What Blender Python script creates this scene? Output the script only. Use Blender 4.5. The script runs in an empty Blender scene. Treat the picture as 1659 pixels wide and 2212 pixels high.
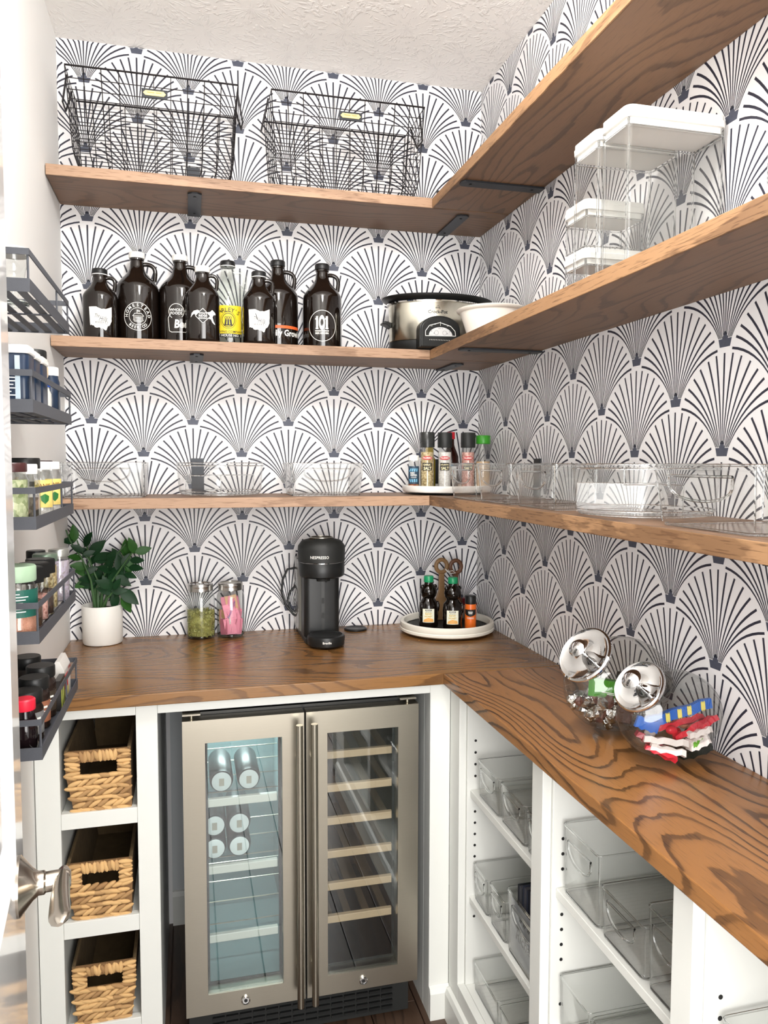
import bpy, bmesh, math, random
from mathutils import Vector, Matrix
random.seed(7)
SC = bpy.context.scene
PI = math.pi

# ---------------------------------------------------------------- camera
cam_d = bpy.data.cameras.new('camera')
cam = bpy.data.objects.new('camera', cam_d)
SC.collection.objects.link(cam)
cam_d.sensor_fit = 'VERTICAL'
cam_d.sensor_height = 24.0
cam_d.lens = 1660.0 / 2212.0 * 24.0
cam_d.clip_start = 0.02
YAW, PITCH, ROLL = 0.2483, -0.064, 0.0019
fw = Vector((math.sin(YAW)*math.cos(PITCH), math.cos(YAW)*math.cos(PITCH), math.sin(PITCH)))
rt = Vector((math.cos(YAW), -math.sin(YAW), 0)); up = rt.cross(fw)
rt2 = rt*math.cos(ROLL) + up*math.sin(ROLL); up2 = up*math.cos(ROLL) - rt*math.sin(ROLL)
m = Matrix((rt2, up2, -fw)).transposed().to_4x4()
m.translation = Vector((-0.9327, -2.4083, 1.44))
cam.matrix_world = m
SC.camera = cam

# ---------------------------------------------------------------- world, lights, exposure
SC.view_settings.view_transform = 'Standard'
SC.view_settings.look = 'None'
SC.view_settings.gamma = 1.0
SC.view_settings.use_curve_mapping = False
SC.view_settings.exposure = 0.53
W = bpy.data.worlds.new('hall_daylight'); SC.world = W; W.use_nodes = True
W.node_tree.nodes['Background'].inputs[0].default_value = (1.0, 0.985, 0.97, 1)
W.node_tree.nodes['Background'].inputs[1].default_value = 1.9

def area(name, loc, target, sx, sy, power, col, shape='RECTANGLE'):
    d = bpy.data.lights.new(name, 'AREA'); d.shape = shape; d.size = sx
    if shape in ('RECTANGLE', 'ELLIPSE'): d.size_y = sy
    d.energy = power; d.color = col
    o = bpy.data.objects.new(name, d); SC.collection.objects.link(o); o.location = loc
    o.rotation_euler = (Vector(target)-Vector(loc)).to_track_quat('-Z', 'Y').to_euler()
    return o
pl = bpy.data.lights.new('ceiling_lamp_light', 'POINT'); pl.energy = 30.0; pl.color = (1.0, 0.985, 0.965); pl.shadow_soft_size = 0.11
plo = bpy.data.objects.new('ceiling_lamp_light', pl); SC.collection.objects.link(plo); plo.location = (-0.72, -1.45, 2.47)
area('hall_fill_light', (-0.85, -3.6, 1.45), (-0.80, -0.3, 1.75), 2.2, 2.0, 92.0, (1.0, 0.985, 0.965))  # added broad fill behind the camera, standing in for unseen hall light

SC.cycles.use_denoising = True
SC.cycles.max_bounces = 16; SC.cycles.diffuse_bounces = 6; SC.cycles.glossy_bounces = 6
SC.cycles.transmission_bounces = 10; SC.cycles.transparent_max_bounces = 40
SC.cycles.caustics_refractive = False; SC.cycles.caustics_reflective = False
SC.cycles.sample_clamp_indirect = 6.0

# ---------------------------------------------------------------- helpers
def S(r, g, b):
    f = lambda c: (c/255/12.92) if c/255 <= 0.04045 else ((c/255+0.055)/1.055)**2.4
    return (f(r), f(g), f(b), 1.0)

class MB:
    """collects shapes for ONE mesh; faces carry a material index"""
    def __init__(s): s.v = []; s.f = []; s.m = []; s.s = []
    def add(s, vs, fs, mi=0, sm=False):
        n = len(s.v); s.v += [tuple(v) for v in vs]
        for f in fs: s.f.append([i+n for i in f]); s.m.append(mi); s.s.append(sm)
        return s
    def box(s, x0, x1, y0, y1, z0, z1, mi=0):
        v = [(x, y, z) for z in (z0, z1) for y in (y0, y1) for x in (x0, x1)]
        return s.add(v, [(0,2,3,1),(4,5,7,6),(0,1,5,4),(2,6,7,3),(0,4,6,2),(1,3,7,5)], mi)
    def quad(s, a, b, c, d, mi=0): return s.add([a,b,c,d], [(0,1,2,3)], mi)
    def lathe(s, prof, seg=32, c=(0,0,0), mi=0, caps=True, sx=1.0, sy=1.0, ph=0):
        vs = []; fs = []
        for r, z in prof:
            for k in range(seg):
                a = 2*PI*(k+ph)/seg; vs.append((c[0]+sx*r*math.cos(a), c[1]+sy*r*math.sin(a), c[2]+z))
        for i in range(len(prof)-1):
            for k in range(seg):
                k2 = (k+1) % seg; fs.append((i*seg+k, i*seg+k2, (i+1)*seg+k2, (i+1)*seg+k))
        s.add(vs, fs, mi, True)
        if caps:
            if prof[0][0] > 1e-5: s.add(vs[:seg], [tuple(range(seg))[::-1]], mi)
            if prof[-1][0] > 1e-5: s.add(vs[-seg:], [tuple(range(seg))], mi)
        return s
    def tube(s, pts, r, seg=6, closed=False, mi=0, flat=1.0):
        P = [Vector(p) for p in pts]; n = len(P); vs = []; fs = []; prev = None
        for i, p in enumerate(P):
            a = P[(i-1) % n] if (closed or i > 0) else p
            b = P[(i+1) % n] if (closed or i < n-1) else p
            t = (b-a).normalized() if (b-a).length > 1e-9 else Vector((0,0,1))
            if prev is None:
                u = t.cross(Vector((0,0,1)))
                if u.length < 1e-3: u = t.cross(Vector((0,1,0)))
            else: u = prev - t*prev.dot(t)
            u.normalize(); w = t.cross(u); prev = u
            rr = r[i] if isinstance(r, (list, tuple)) else r
            for k in range(seg):
                g = 2*PI*k/seg + PI/seg; vs.append(p + u*math.cos(g)*rr + w*math.sin(g)*rr*flat)
        m = n if closed else n-1
        for i in range(m):
            j = (i+1) % n
            for k in range(seg):
                k2 = (k+1) % seg; fs.append((i*seg+k, i*seg+k2, j*seg+k2, j*seg+k))
        s.add(vs, fs, mi, seg > 5)
        if not closed:
            s.add(vs[:seg], [tuple(range(seg))[::-1]], mi); s.add(vs[-seg:], [tuple(range(seg))], mi)
        return s
    def prism(s, poly, a0, a1, axis='z', mi=0, sm=False):
        """extrude a 2D polygon; axis z: (x,y), axis y: (x,z), axis x: (y,z)"""
        def P(p, a): return {'z': (p[0], p[1], a), 'y': (p[0], a, p[1]), 'x': (a, p[0], p[1])}[axis]
        n = len(poly); vs = [P(p, a0) for p in poly]+[P(p, a1) for p in poly]
        s.add(vs, [(i, (i+1) % n, n+(i+1) % n, n+i) for i in range(n)], mi, sm)
        s.add(vs, [tuple(range(n))[::-1], tuple(range(n, 2*n))], mi)
        return s
    def loft(s, rings, mi=0, caps=True, sm=True):
        n = len(rings[0]); vs = [p for r in rings for p in r]; fs = []
        for i in range(len(rings)-1):
            for k in range(n):
                k2 = (k+1) % n; fs.append((i*n+k, i*n+k2, (i+1)*n+k2, (i+1)*n+k))
        s.add(vs, fs, mi, sm)
        if caps: s.add(rings[0], [tuple(range(n))[::-1]], mi); s.add(rings[-1], [tuple(range(n))], mi)
        return s
    def xf(s, M):
        s.v = [tuple(M @ Vector(v)) for v in s.v]; return s
    def join(s, o, M=None, mi=None):
        vs = [tuple(M @ Vector(v)) for v in o.v] if M else o.v
        n = len(s.v); s.v += vs
        for f, m, q in zip(o.f, o.m, o.s): s.f.append([i+n for i in f]); s.m.append(m if mi is None else mi); s.s.append(q)
        return s

def rrect(x0, x1, y0, y1, r, n=4):
    out = []
    for cx, cy, a in ((x1-r, y0+r, -90), (x1-r, y1-r, 0), (x0+r, y1-r, 90), (x0+r, y0+r, 180)):
        for k in range(n+1):
            t = math.radians(a+90*k/n); out.append((cx+r*math.cos(t), cy+r*math.sin(t)))
    return out

def obj(name, mb, mats, parent=None, label=None, bevel=0.0, kind=None, loc=None, rot=None, fix=True):
    me = bpy.data.meshes.new(name); me.from_pydata(mb.v, [], mb.f)
    if not isinstance(mats, (list, tuple)): mats = [mats]
    for q in mats: me.materials.append(q)
    me.polygons.foreach_set('material_index', mb.m); me.polygons.foreach_set('use_smooth', mb.s)
    if fix:
        bm = bmesh.new(); bm.from_mesh(me); bmesh.ops.remove_doubles(bm, verts=bm.verts, dist=1e-6)
        bmesh.ops.recalc_face_normals(bm, faces=bm.faces); bm.to_mesh(me); bm.free()
    if any(mb.s): me.set_sharp_from_angle(angle=math.radians(42))
    me.update()
    o = bpy.data.objects.new(name, me); SC.collection.objects.link(o)
    if parent: o.parent = parent
    if label: o['label'] = label
    if kind: o['kind'] = kind
    if loc: o.location = loc
    if rot: o.rotation_euler = rot
    if bevel:
        b = o.modifiers.new('bevel', 'BEVEL'); b.width = bevel; b.segments = 2; b.limit_method = 'ANGLE'; b.angle_limit = math.radians(50)
    return o
def thing(name, label, cat, loc=(0,0,0), rot=(0,0,0), group=None):
    o = bpy.data.objects.new(name, None); SC.collection.objects.link(o); o.empty_display_size = 0.02
    o.location = loc; o.rotation_euler = rot if isinstance(rot, (tuple, list)) else (0,0,rot)
    o['label'] = label; o['category'] = cat
    if group: o['group'] = group
    return o
def tag(o, label, cat, group=None):
    o['label'] = label; o['category'] = cat
    if group: o['group'] = group
    return o
def struct(name, mb, mats, **k):
    return obj(name, mb, mats, kind='structure', **k)
def dup(root, loc, rot=None, label=None):
    r = root.copy(); SC.collection.objects.link(r); r.location = loc
    if rot is not None: r.rotation_euler = rot
    if label: r['label'] = label
    for ch in list(root.children):
        c = ch.copy(); SC.collection.objects.link(c); c.parent = r
        for g in ch.children:
            d = g.copy(); SC.collection.objects.link(d); d.parent = c
    return r

# lettering: text turned into flat polygons (x right, y up), centred
FONT_CACHE = {}
def text_mb(txt, size, bold=0.0, shear=0.0, sx=1.0, align='CENTER', space=1.0):
    key = (txt, size, bold, shear, sx, align, space)
    if key not in FONT_CACHE:
        c = bpy.data.curves.new('t', 'FONT'); c.body = txt; c.size = size; c.offset = bold*size; c.shear = shear
        c.resolution_u = 2; c.space_character = space
        c.align_x = align; c.align_y = 'CENTER'; o = bpy.data.objects.new('t', c); SC.collection.objects.link(o)
        dg = bpy.context.evaluated_depsgraph_get(); me = o.evaluated_get(dg).to_mesh()
        FONT_CACHE[key] = ([(v.co.x*sx, v.co.y, 0) for v in me.vertices], [tuple(p.vertices) for p in me.polygons])
        o.evaluated_get(dg).to_mesh_clear(); bpy.data.objects.remove(o); bpy.data.curves.remove(c)
    v, f = FONT_CACHE[key]
    return MB().add(v, f)
def shift(mb, dx, dy, dz=0, rot=0): return mb.xf(Matrix.Translation((dx, dy, dz)) @ Matrix.Rotation(rot, 4, 'Z'))
def ring_text(mb, txt, R, size, a0, a1, inward=False, bold=0.02):
    """letters along a circle, a0..a1 degrees (0 = right, 90 = top)"""
    n = len(txt)
    for i, ch in enumerate(txt):
        if ch == ' ': continue
        a = math.radians(a0+(a1-a0)*i/(n-1)); rot = a-PI/2 if not inward else a+PI/2
        mb.join(shift(text_mb(ch, size, bold), R*math.cos(a), R*math.sin(a), 0, rot))
def ringband(mb, cx, cy, R, w, seg=40, a0=0, a1=360, ry=1.0, mi=0):
    n = seg; vs = []
    for k in range(n+1):
        a = math.radians(a0+(a1-a0)*k/n)
        for r in (R-w/2, R+w/2): vs.append((cx+r*math.cos(a), cy+r*ry*math.sin(a), 0))
    mb.add(vs, [(2*k, 2*k+1, 2*k+3, 2*k+2) for k in range(n)], mi)
def line2(mb, pts, w, closed=False, mi=0):
    P = [Vector((p[0], p[1], 0)) for p in pts]; n = len(P)
    for i in range(n if closed else n-1):
        a, b = P[i], P[(i+1) % n]; t = (b-a).normalized(); q = Vector((-t.y, t.x, 0))*w/2; e = t*w*0.3
        mb.add([a-q-e, b-q+e, b+q+e, a+q-e], [(0,1,2,3)], mi)
def small_print(rows):
    """rows of print too small to read: (x0, x1, y, height)"""
    o = MB()
    for x0, x1, y, h in rows: line2(o, [(x0, y), (x1, y)], h)
    return o
def wrap(mb, R, eps=0.0004, step=0.006, ang=0.0):
    """bend flat art (x,y) round a vertical cylinder of radius R; art faces -y at ang 0"""
    bm = bmesh.new(); vs = [bm.verts.new(v) for v in mb.v]
    for f, mi in zip(mb.f, mb.m):
        try: q = bm.faces.new([vs[i] for i in f]); q.material_index = mi
        except ValueError: pass
    x0 = min(v[0] for v in mb.v); x1 = max(v[0] for v in mb.v); x = math.ceil(x0/step)*step
    while x < x1:
        bmesh.ops.bisect_plane(bm, geom=bm.verts[:]+bm.edges[:]+bm.faces[:], plane_co=(x,0,0), plane_no=(1,0,0)); x += step
    bm.verts.index_update(); out = MB(); rr = R+eps
    out.v = [((rr+v.co.z)*math.sin(v.co.x/R+ang), -(rr+v.co.z)*math.cos(v.co.x/R+ang), v.co.y) for v in bm.verts]
    for f in bm.faces: out.f.append([v.index for v in f.verts]); out.m.append(f.material_index); out.s.append(False)
    bm.free(); return out
def upright(mb, y=0.0): # flat art (x,y) standing up, facing -y
    mb.v = [(v[0], y-v[2], v[1]) for v in mb.v]; return mb

# ---------------------------------------------------------------- materials
def nt(m): return m.node_tree.nodes, m.node_tree.links
def mat(name, col, rough=0.5, metal=0.0, bump=0.0, bscale=200.0, spec=0.5, coat=0.0, noise=0.0, nscale=20.0, alpha=None, trans=0.0, ior=1.45, emit=None, stretch=None):
    m = bpy.data.materials.new(name); m.use_nodes = True; N, L = nt(m); b = N['Principled BSDF']
    b.inputs['Base Color'].default_value = col; b.inputs['Roughness'].default_value = rough; b.inputs['Metallic'].default_value = metal
    b.inputs['Specular IOR Level'].default_value = spec; b.inputs['Coat Weight'].default_value = coat
    b.inputs['Transmission Weight'].default_value = trans; b.inputs['IOR'].default_value = ior
    if emit: b.inputs['Emission Color'].default_value = emit[0]; b.inputs['Emission Strength'].default_value = emit[1]
    tc = N.new('ShaderNodeTexCoord'); src = tc.outputs['Object']
    if stretch:
        mp = N.new('ShaderNodeMapping'); mp.inputs['Scale'].default_value = stretch; L.new(src, mp.inputs[0]); src = mp.outputs[0]
    n = N.new('ShaderNodeTexNoise'); n.inputs['Scale'].default_value = nscale; n.inputs['Detail'].default_value = 3; L.new(src, n.inputs['Vector'])
    mx = N.new('ShaderNodeMix'); mx.data_type = 'RGBA'
    mx.inputs['A'].default_value = [c*(1-noise) for c in col[:3]]+[1]; mx.inputs['B'].default_value = [min(1, c*(1+noise)) for c in col[:3]]+[1]
    L.new(n.outputs[0], mx.inputs['Factor']); L.new(mx.outputs['Result'], b.inputs['Base Color'])
    if bump:
        n2 = N.new('ShaderNodeTexNoise'); n2.inputs['Scale'].default_value = bscale; L.new(src, n2.inputs['Vector'])
        bp = N.new('ShaderNodeBump'); bp.inputs['Strength'].default_value = bump; bp.inputs['Distance'].default_value = 0.001
        L.new(n2.outputs[0], bp.inputs['Height']); L.new(bp.outputs[0], b.inputs['Normal'])
    return m
def clear(name, tint=(1,1,1,1), ior=1.45, rough=0.02, wav=0.0, gain=1.0):
    """thin clear sheet: fresnel share reflects, the rest passes straight through"""
    m = bpy.data.materials.new(name); m.use_nodes = True; N, L = nt(m); N.remove(N['Principled BSDF']); out = N['Material Output']
    t = N.new('ShaderNodeBsdfTransparent'); t.inputs[0].default_value = tint
    g = N.new('ShaderNodeBsdfGlossy'); g.inputs['Roughness'].default_value = rough
    f = N.new('ShaderNodeLayerWeight'); f.inputs[0].default_value = 0.5        # facing share, then Schlick: F0 + (1-F0) * facing^5
    pw = N.new('ShaderNodeMath'); pw.operation = 'POWER'; pw.inputs[1].default_value = 5.0; L.new(f.outputs['Facing'], pw.inputs[0])
    F0 = ((ior-1)/(ior+1))**2*gain
    mu = N.new('ShaderNodeMath'); mu.operation = 'MULTIPLY_ADD'; mu.inputs[1].default_value = min(1, 0.8*gain); mu.inputs[2].default_value = F0; mu.use_clamp = True; L.new(pw.outputs[0], mu.inputs[0])
    mx = N.new('ShaderNodeMixShader'); L.new(mu.outputs[0], mx.inputs[0]); L.new(t.outputs[0], mx.inputs[1]); L.new(g.outputs[0], mx.inputs[2])
    L.new(mx.outputs[0], out.inputs[0])
    if wav:
        tc = N.new('ShaderNodeTexCoord'); n = N.new('ShaderNodeTexNoise'); n.inputs['Scale'].default_value = 18; L.new(tc.outputs['Object'], n.inputs['Vector'])
        bp = N.new('ShaderNodeBump'); bp.inputs['Strength'].default_value = wav; bp.inputs['Distance'].default_value = 0.01; L.new(n.outputs[0], bp.inputs['Height'])
        L.new(bp.outputs[0], g.inputs['Normal'])
    return m
def glass(name, col=(1,1,1,1), ior=1.45, rough=0.0):
    m = bpy.data.materials.new(name); m.use_nodes = True; N, L = nt(m); N.remove(N['Principled BSDF'])
    g = N.new('ShaderNodeBsdfGlass'); g.inputs['Color'].default_value = col; g.inputs['IOR'].default_value = ior; g.inputs['Roughness'].default_value = rough
    L.new(g.outputs[0], N['Material Output'].inputs[0]); return m

def wood(name, axis, base, dark, rough=0.32, freq=26.0, off=0.0, contrast=0.85, plane='z', pore=0.35, coat=0.0):
    """stained oak: cathedral grain bands running along one axis, with short pores"""
    m = bpy.data.materials.new(name); m.use_nodes = True; N, L = nt(m); b = N['Principled BSDF']
    b.inputs['Roughness'].default_value = rough; b.inputs['Coat Weight'].default_value = coat; b.inputs['Coat Roughness'].default_value = 0.12
    geo = N.new('ShaderNodeNewGeometry'); sep = N.new('ShaderNodeSeparateXYZ'); L.new(geo.outputs['Position'], sep.inputs[0])
    ax = {'x': 0, 'y': 1, 'z': 2}[axis]; oth = [i for i in range(3) if i != ax]
    def math_(op, a, b_=None, c=None):
        n = N.new('ShaderNodeMath'); n.operation = op
        for i, q in enumerate((a, b_, c)):
            if q is None: continue
            if isinstance(q, (int, float)): n.inputs[i].default_value = q
            else: L.new(q, n.inputs[i])
        return n.outputs[0]
    u = math_('ADD', sep.outputs[ax], off)                        # along the grain
    v = math_('ADD', sep.outputs[oth[0]], math_('MULTIPLY', sep.outputs[oth[1]], 0.9))
    def noise(su, sv, sc, det=2.0, w=0.0):
        cb = N.new('ShaderNodeCombineXYZ'); L.new(math_('MULTIPLY', u, su), cb.inputs[0]); L.new(math_('MULTIPLY', v, sv), cb.inputs[1]); cb.inputs[2].default_value = off*1.7+w
        n = N.new('ShaderNodeTexNoise'); n.inputs['Scale'].default_value = sc; n.inputs['Detail'].default_value = det; n.inputs['Roughness'].default_value = 0.5
        L.new(cb.outputs[0], n.inputs['Vector']); return n.outputs[0]
    field = math_('ADD', math_('MULTIPLY', v, freq*0.55), math_('MULTIPLY', noise(1.15, 4.6, 1.0, 1.0), freq*0.62))
    field = math_('ADD', field, math_('MULTIPLY', noise(14.0, 60.0, 1.0, 3.0, 3.0), 0.55))
    fr = math_('FRACT', field)
    ramp = N.new('ShaderNodeValToRGB'); e = ramp.color_ramp.elements
    e[0].position = 0.0; e[0].color = (0.05,0.05,0.05,1); e[1].position = 1.0; e[1].color = (0.0,0.0,0.0,1)
    for p, c in ((0.44, 0.06), (0.62, 0.30), (0.70, 0.95), (0.84, 1.0), (0.89, 0.08)):
        q = e.new(p); q.color = (c, c, c, 1)
    L.new(fr, ramp.inputs[0])
    pores = N.new('ShaderNodeValToRGB'); pores.color_ramp.elements[0].position = 0.55; pores.color_ramp.elements[1].position = 0.72
    L.new(noise(26.0, 420.0, 1.0, 2.0, 9.0), pores.inputs[0])
    amt = math_('ADD', math_('MULTIPLY', ramp.outputs[0], math_('ADD', math_('MULTIPLY', noise(2.5, 9.0, 1.0, 2.0, 5.0), 1.0), 0.25)), math_('MULTIPLY', pores.outputs[0], pore))
    amt = math_('MULTIPLY', amt, contrast)
    n = N.new('ShaderNodeMath'); n.operation = 'MINIMUM'; n.inputs[1].default_value = 1.0; L.new(amt, n.inputs[0])
    bl = N.new('ShaderNodeMix'); bl.data_type = 'RGBA'; L.new(noise(1.6, 6.0, 1.0, 2.0, 20.0), bl.inputs['Factor'])
    bl.inputs['A'].default_value = [c*0.82 for c in base[:3]]+[1]; bl.inputs['B'].default_value = [c*1.18 for c in base[:3]]+[1]
    mx = N.new('ShaderNodeMix'); mx.data_type = 'RGBA'; L.new(n.outputs[0], mx.inputs['Factor']); L.new(bl.outputs['Result'], mx.inputs['A']); mx.inputs['B'].default_value = dark
    L.new(mx.outputs['Result'], b.inputs['Base Color'])
    bp = N.new('ShaderNodeBump'); bp.inputs['Strength'].default_value = 0.25; bp.inputs['Distance'].default_value = 0.0006; bp.invert = True
    L.new(n.outputs[0], bp.inputs['Height']); L.new(bp.outputs[0], b.inputs['Normal'])
    return m

M_white = mat('cabinet_white_paint', S(218, 219, 214), 0.42, noise=0.01)
M_wall = mat('wall_paint', S(232, 231, 228), 0.75, bump=0.15, bscale=60, noise=0.01)
M_paper = mat('wallpaper_white', S(236, 235, 236), 0.6, noise=0.01)
M_ink = mat('wallpaper_ink', S(42, 42, 56), 0.5, noise=0.08, nscale=90)
M_inkg = mat('wallpaper_ink_grey', S(74, 78, 92), 0.5, noise=0.15, nscale=150)
M_ceil = mat('ceiling_plaster', S(247, 244, 240), 0.8)
def ceiling_nodes(m):
    N, L = nt(m); b = N['Principled BSDF']; tc = N.new('ShaderNodeTexCoord'); 
    vo = N.new('ShaderNodeTexVoronoi'); vo.inputs['Scale'].default_value = 5.0; vo.inputs['Randomness'].default_value = 0.85; L.new(tc.outputs['Object'], vo.inputs['Vector'])
    sub = N.new('ShaderNodeVectorMath'); sub.operation = 'SUBTRACT'; L.new(tc.outputs['Object'], sub.inputs[0]); L.new(vo.outputs['Position'], sub.inputs[1])
    sp = N.new('ShaderNodeSeparateXYZ'); L.new(sub.outputs[0], sp.inputs[0])
    at = N.new('ShaderNodeMath'); at.operation = 'ARCTAN2'; L.new(sp.outputs[1], at.inputs[0]); L.new(sp.outputs[0], at.inputs[1])
    cb = N.new('ShaderNodeCombineXYZ'); L.new(at.outputs[0], cb.inputs[0]); L.new(vo.outputs['Distance'], cb.inputs[1])
    n = N.new('ShaderNodeTexNoise'); n.inputs['Scale'].default_value = 9.0; n.inputs['Detail'].default_value = 2; n.inputs['Distortion'].default_value = 0.6; L.new(cb.outputs[0], n.inputs['Vector'])
    n2 = N.new('ShaderNodeTexNoise'); n2.inputs['Scale'].default_value = 26.0; n2.inputs['Distortion'].default_value = 1.5; L.new(tc.outputs['Object'], n2.inputs['Vector'])
    mu = N.new('ShaderNodeMath'); mu.operation = 'MULTIPLY'; L.new(n.outputs[0], mu.inputs[0]); L.new(n2.outputs[0], mu.inputs[1])
    r = N.new('ShaderNodeValToRGB'); r.color_ramp.elements[0].position = 0.25; r.color_ramp.elements[1].position = 0.36; L.new(mu.outputs[0], r.inputs[0])
    bp = N.new('ShaderNodeBump'); bp.inputs['Strength'].default_value = 0.45; bp.inputs['Distance'].default_value = 0.003
    L.new(r.outputs[0], bp.inputs['Height']); L.new(bp.outputs[0], b.inputs['Normal'])
ceiling_nodes(M_ceil)
OAK = (S(122, 91, 66), S(64, 45, 31))
M_litedge = mat('oak_lit_edge', S(164, 122, 86), 0.55, noise=0.0)
M_litedge = wood('oak_lit_edge_back', 'x', S(164, 132, 106), S(110, 80, 56), 0.55, 6.0, 3.3, 0.75, pore=1.0)  # same oak made paler: light on the front edges painted into the tone
M_litedger = wood('oak_lit_edge_right', 'y', S(152, 116, 82), S(92, 64, 40), 0.55, 6.0, 7.3, 0.8, pore=1.0)  # right-hand edges, likewise paler with the light put into the colour
M_cb = wood('oak_counter_back', 'x', S(128, 90, 50), S(58, 36, 20), 0.27, 32.0, 0.37, 0.7)
M_cr = wood('oak_counter_right', 'y', S(144, 99, 56), S(48, 28, 14), 0.28, 40.0, 1.9, 1.0)
M_sb = wood('oak_shelf_back', 'x', OAK[0], OAK[1], 0.5, 30.0, 2.2, 0.55, pore=0.5)
M_sr = wood('oak_shelf_right', 'y', OAK[0], OAK[1], 0.5, 30.0, 5.1, 0.7, pore=0.4)
M_floor = wood('dark_floor_oak', 'y', S(74, 56, 44), S(40, 29, 22), 0.3, 22.0, 8.0, 0.8)
M_iron = mat('black_steel', S(58, 60, 64), 0.45, 0.6, bump=0.1)
M_black = mat('black_wire', S(32, 28, 30), 0.45, 0.5)
M_rack = mat('rack_grey_powder_coat', S(66, 68, 74), 0.55, 0.0, bump=0.2, bscale=900, noise=0.06, nscale=400)
M_steel = mat('brushed_steel', S(178, 172, 158), 0.3, 1.0, noise=0.04, nscale=40, stretch=(1, 1, 30))
M_chrome = mat('chrome', S(225, 225, 225), 0.04, 1.0)
M_nickel = mat('satin_nickel', S(196, 188, 176), 0.22, 1.0)
M_blk = mat('black_plastic', S(20, 21, 21), 0.4, noise=0.05)
M_blkm = mat('matte_black_plastic', S(30, 31, 30), 0.55, bump=0.1)
M_wht = mat('white_plastic', S(242, 240, 235), 0.35)
M_clear = clear('clear_plastic_sheet', (0.988, 0.99, 0.988, 1), 1.42, 0.11, 0.0, 1.0)
M_rim = glass('clear_plastic_edge', (0.97, 0.975, 0.975, 1), 1.38, 0.04)
M_clearg = clear('thin_jar_glass', (0.955, 0.965, 0.96, 1), 1.5, 0.01, 0.15, 1.9)
M_candyg = clear('candy_jar_glass', (0.88, 0.89, 0.885, 1), 1.52, 0.03, 0.25, 1.8)
M_gthick = glass('thick_glass', (0.95, 0.97, 0.96, 1), 1.45)
M_amber = mat('amber_black_glass', S(22, 15, 11), 0.06, spec=0.6, coat=0.3)
M_print = mat('white_print', S(235, 234, 228), 0.5)
M_pblack = mat('black_print', S(28, 28, 28), 0.5)
def P_(name, r, g, b, rough=0.5, **k): return mat(name, S(r, g, b), rough, **k)

# ---------------------------------------------------------------- room shell
XL, H = -1.2802, 2.636
YF = -2.16
struct('floor', MB().box(-2.2, 0.1, -4.4, 0.1, -0.06, -0.012), M_floor)
fl = bpy.data.objects['floor']
rnd = random.Random(3)
y0s = 0
for i in range(11):                                   # floor boards, each a piece with its own edges
    x0 = -1.28 + i*0.127 - 0.10
    y = -4.3 + rnd.random()*0.5
    while y < 0.0:
        ln = 1.1 + rnd.random()*0.7; y1 = min(0.0, y+ln)
        if x0+0.127 > -1.3:
            xa, xb = max(x0+0.0012, -1.5), min(x0+0.1258, 0.0)
            if xb > xa: obj('plank', MB().box(xa, xb, y+0.0012, y1-0.0012, -0.012, 0.0), M_floor, fl, bevel=0.0015)
        y = y1
        if y1 >= 0: break
struct('ceiling', MB().box(-1.4, 0.1, -4.4, 0.1, H, H+0.05), M_ceil)
struct('wall_left', MB().box(XL-0.1, XL, YF, 0.1, 0, H), M_wall)
w = MB().box(XL-0.1, -1.09, YF-0.12, YF, 0, H); w.box(-0.28, 0.1, YF-0.12, YF, 0, H); w.box(-1.09, -0.28, YF-0.12, YF, 2.06, H)
struct('wall_front', w, M_wall)
tr = MB(); tr.box(-1.16, -1.075, YF-0.14, YF-0.12, 0, 2.12); tr.box(-0.295, -0.21, YF-0.14, YF-0.12, 0, 2.12); tr.box(-1.075, -0.295, YF-0.14, YF-0.12, 2.04, 2.12)
struct('trim_1', tr, M_white, bevel=0.004)

# wallpaper: rows of scalloped fans printed on the wall; the strokes belong to the wall mesh itself
UN = 0.2886/808.0
ENDS = [(64,510),(127,488),(192,455),(244,410),(289,362),(320,313),(347,260)]
def fan_strokes():
    out = []
    n = 9
    def strip(pts, w0, w1, mi):
        l = []; r = []
        for i, p in enumerate(pts):
            a = pts[max(0, i-1)]; b = pts[min(len(pts)-1, i+1)]; dx, dy = b[0]-a[0], b[1]-a[1]; q = math.hypot(dx, dy)
            w_ = (w0+(w1-w0)*min(1, (i/(len(pts)-1))*1.35))/2; l.append((p[0]-dy/q*w_, p[1]+dx/q*w_)); r.append((p[0]+dy/q*w_, p[1]-dx/q*w_))
        for i in range(len(pts)-1): out.append(([l[i], l[i+1], r[i+1], r[i]], mi))
    strip([(0, 60+457*i/6) for i in range(7)], 4, 13, 1)
    for k, E_ in enumerate(ENDS, 1):
        A = (6.9*k, 45 if k > 2 else 62); dx, dy = E_[0]-A[0], E_[1]-A[1]; phi = math.atan2(dx, dy); th = phi/2
        c = math.hypot(dx, dy); R = c/(2*math.sin(phi-th)); cx, cy = A[0]+R*math.cos(th), A[1]-R*math.sin(th)
        pts = []
        for i in range(n+1):
            g = th + (2*(phi-th))*i/n; pts.append((cx-R*math.cos(g), cy+R*math.sin(g)))
        strip(pts, 4.5, 13, 1); strip([(-x, y) for x, y in pts][::-1] and [(-x, y) for x, y in pts], 4.5, 13, 1)
    out.append(([(-39, 0), (39, 0), (51, 42), (-51, 42)], 2)); out.append(([(-22, 42), (22, 42), (8, 78), (-8, 78)], 2))
    return out
FAN = fan_strokes()
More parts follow.
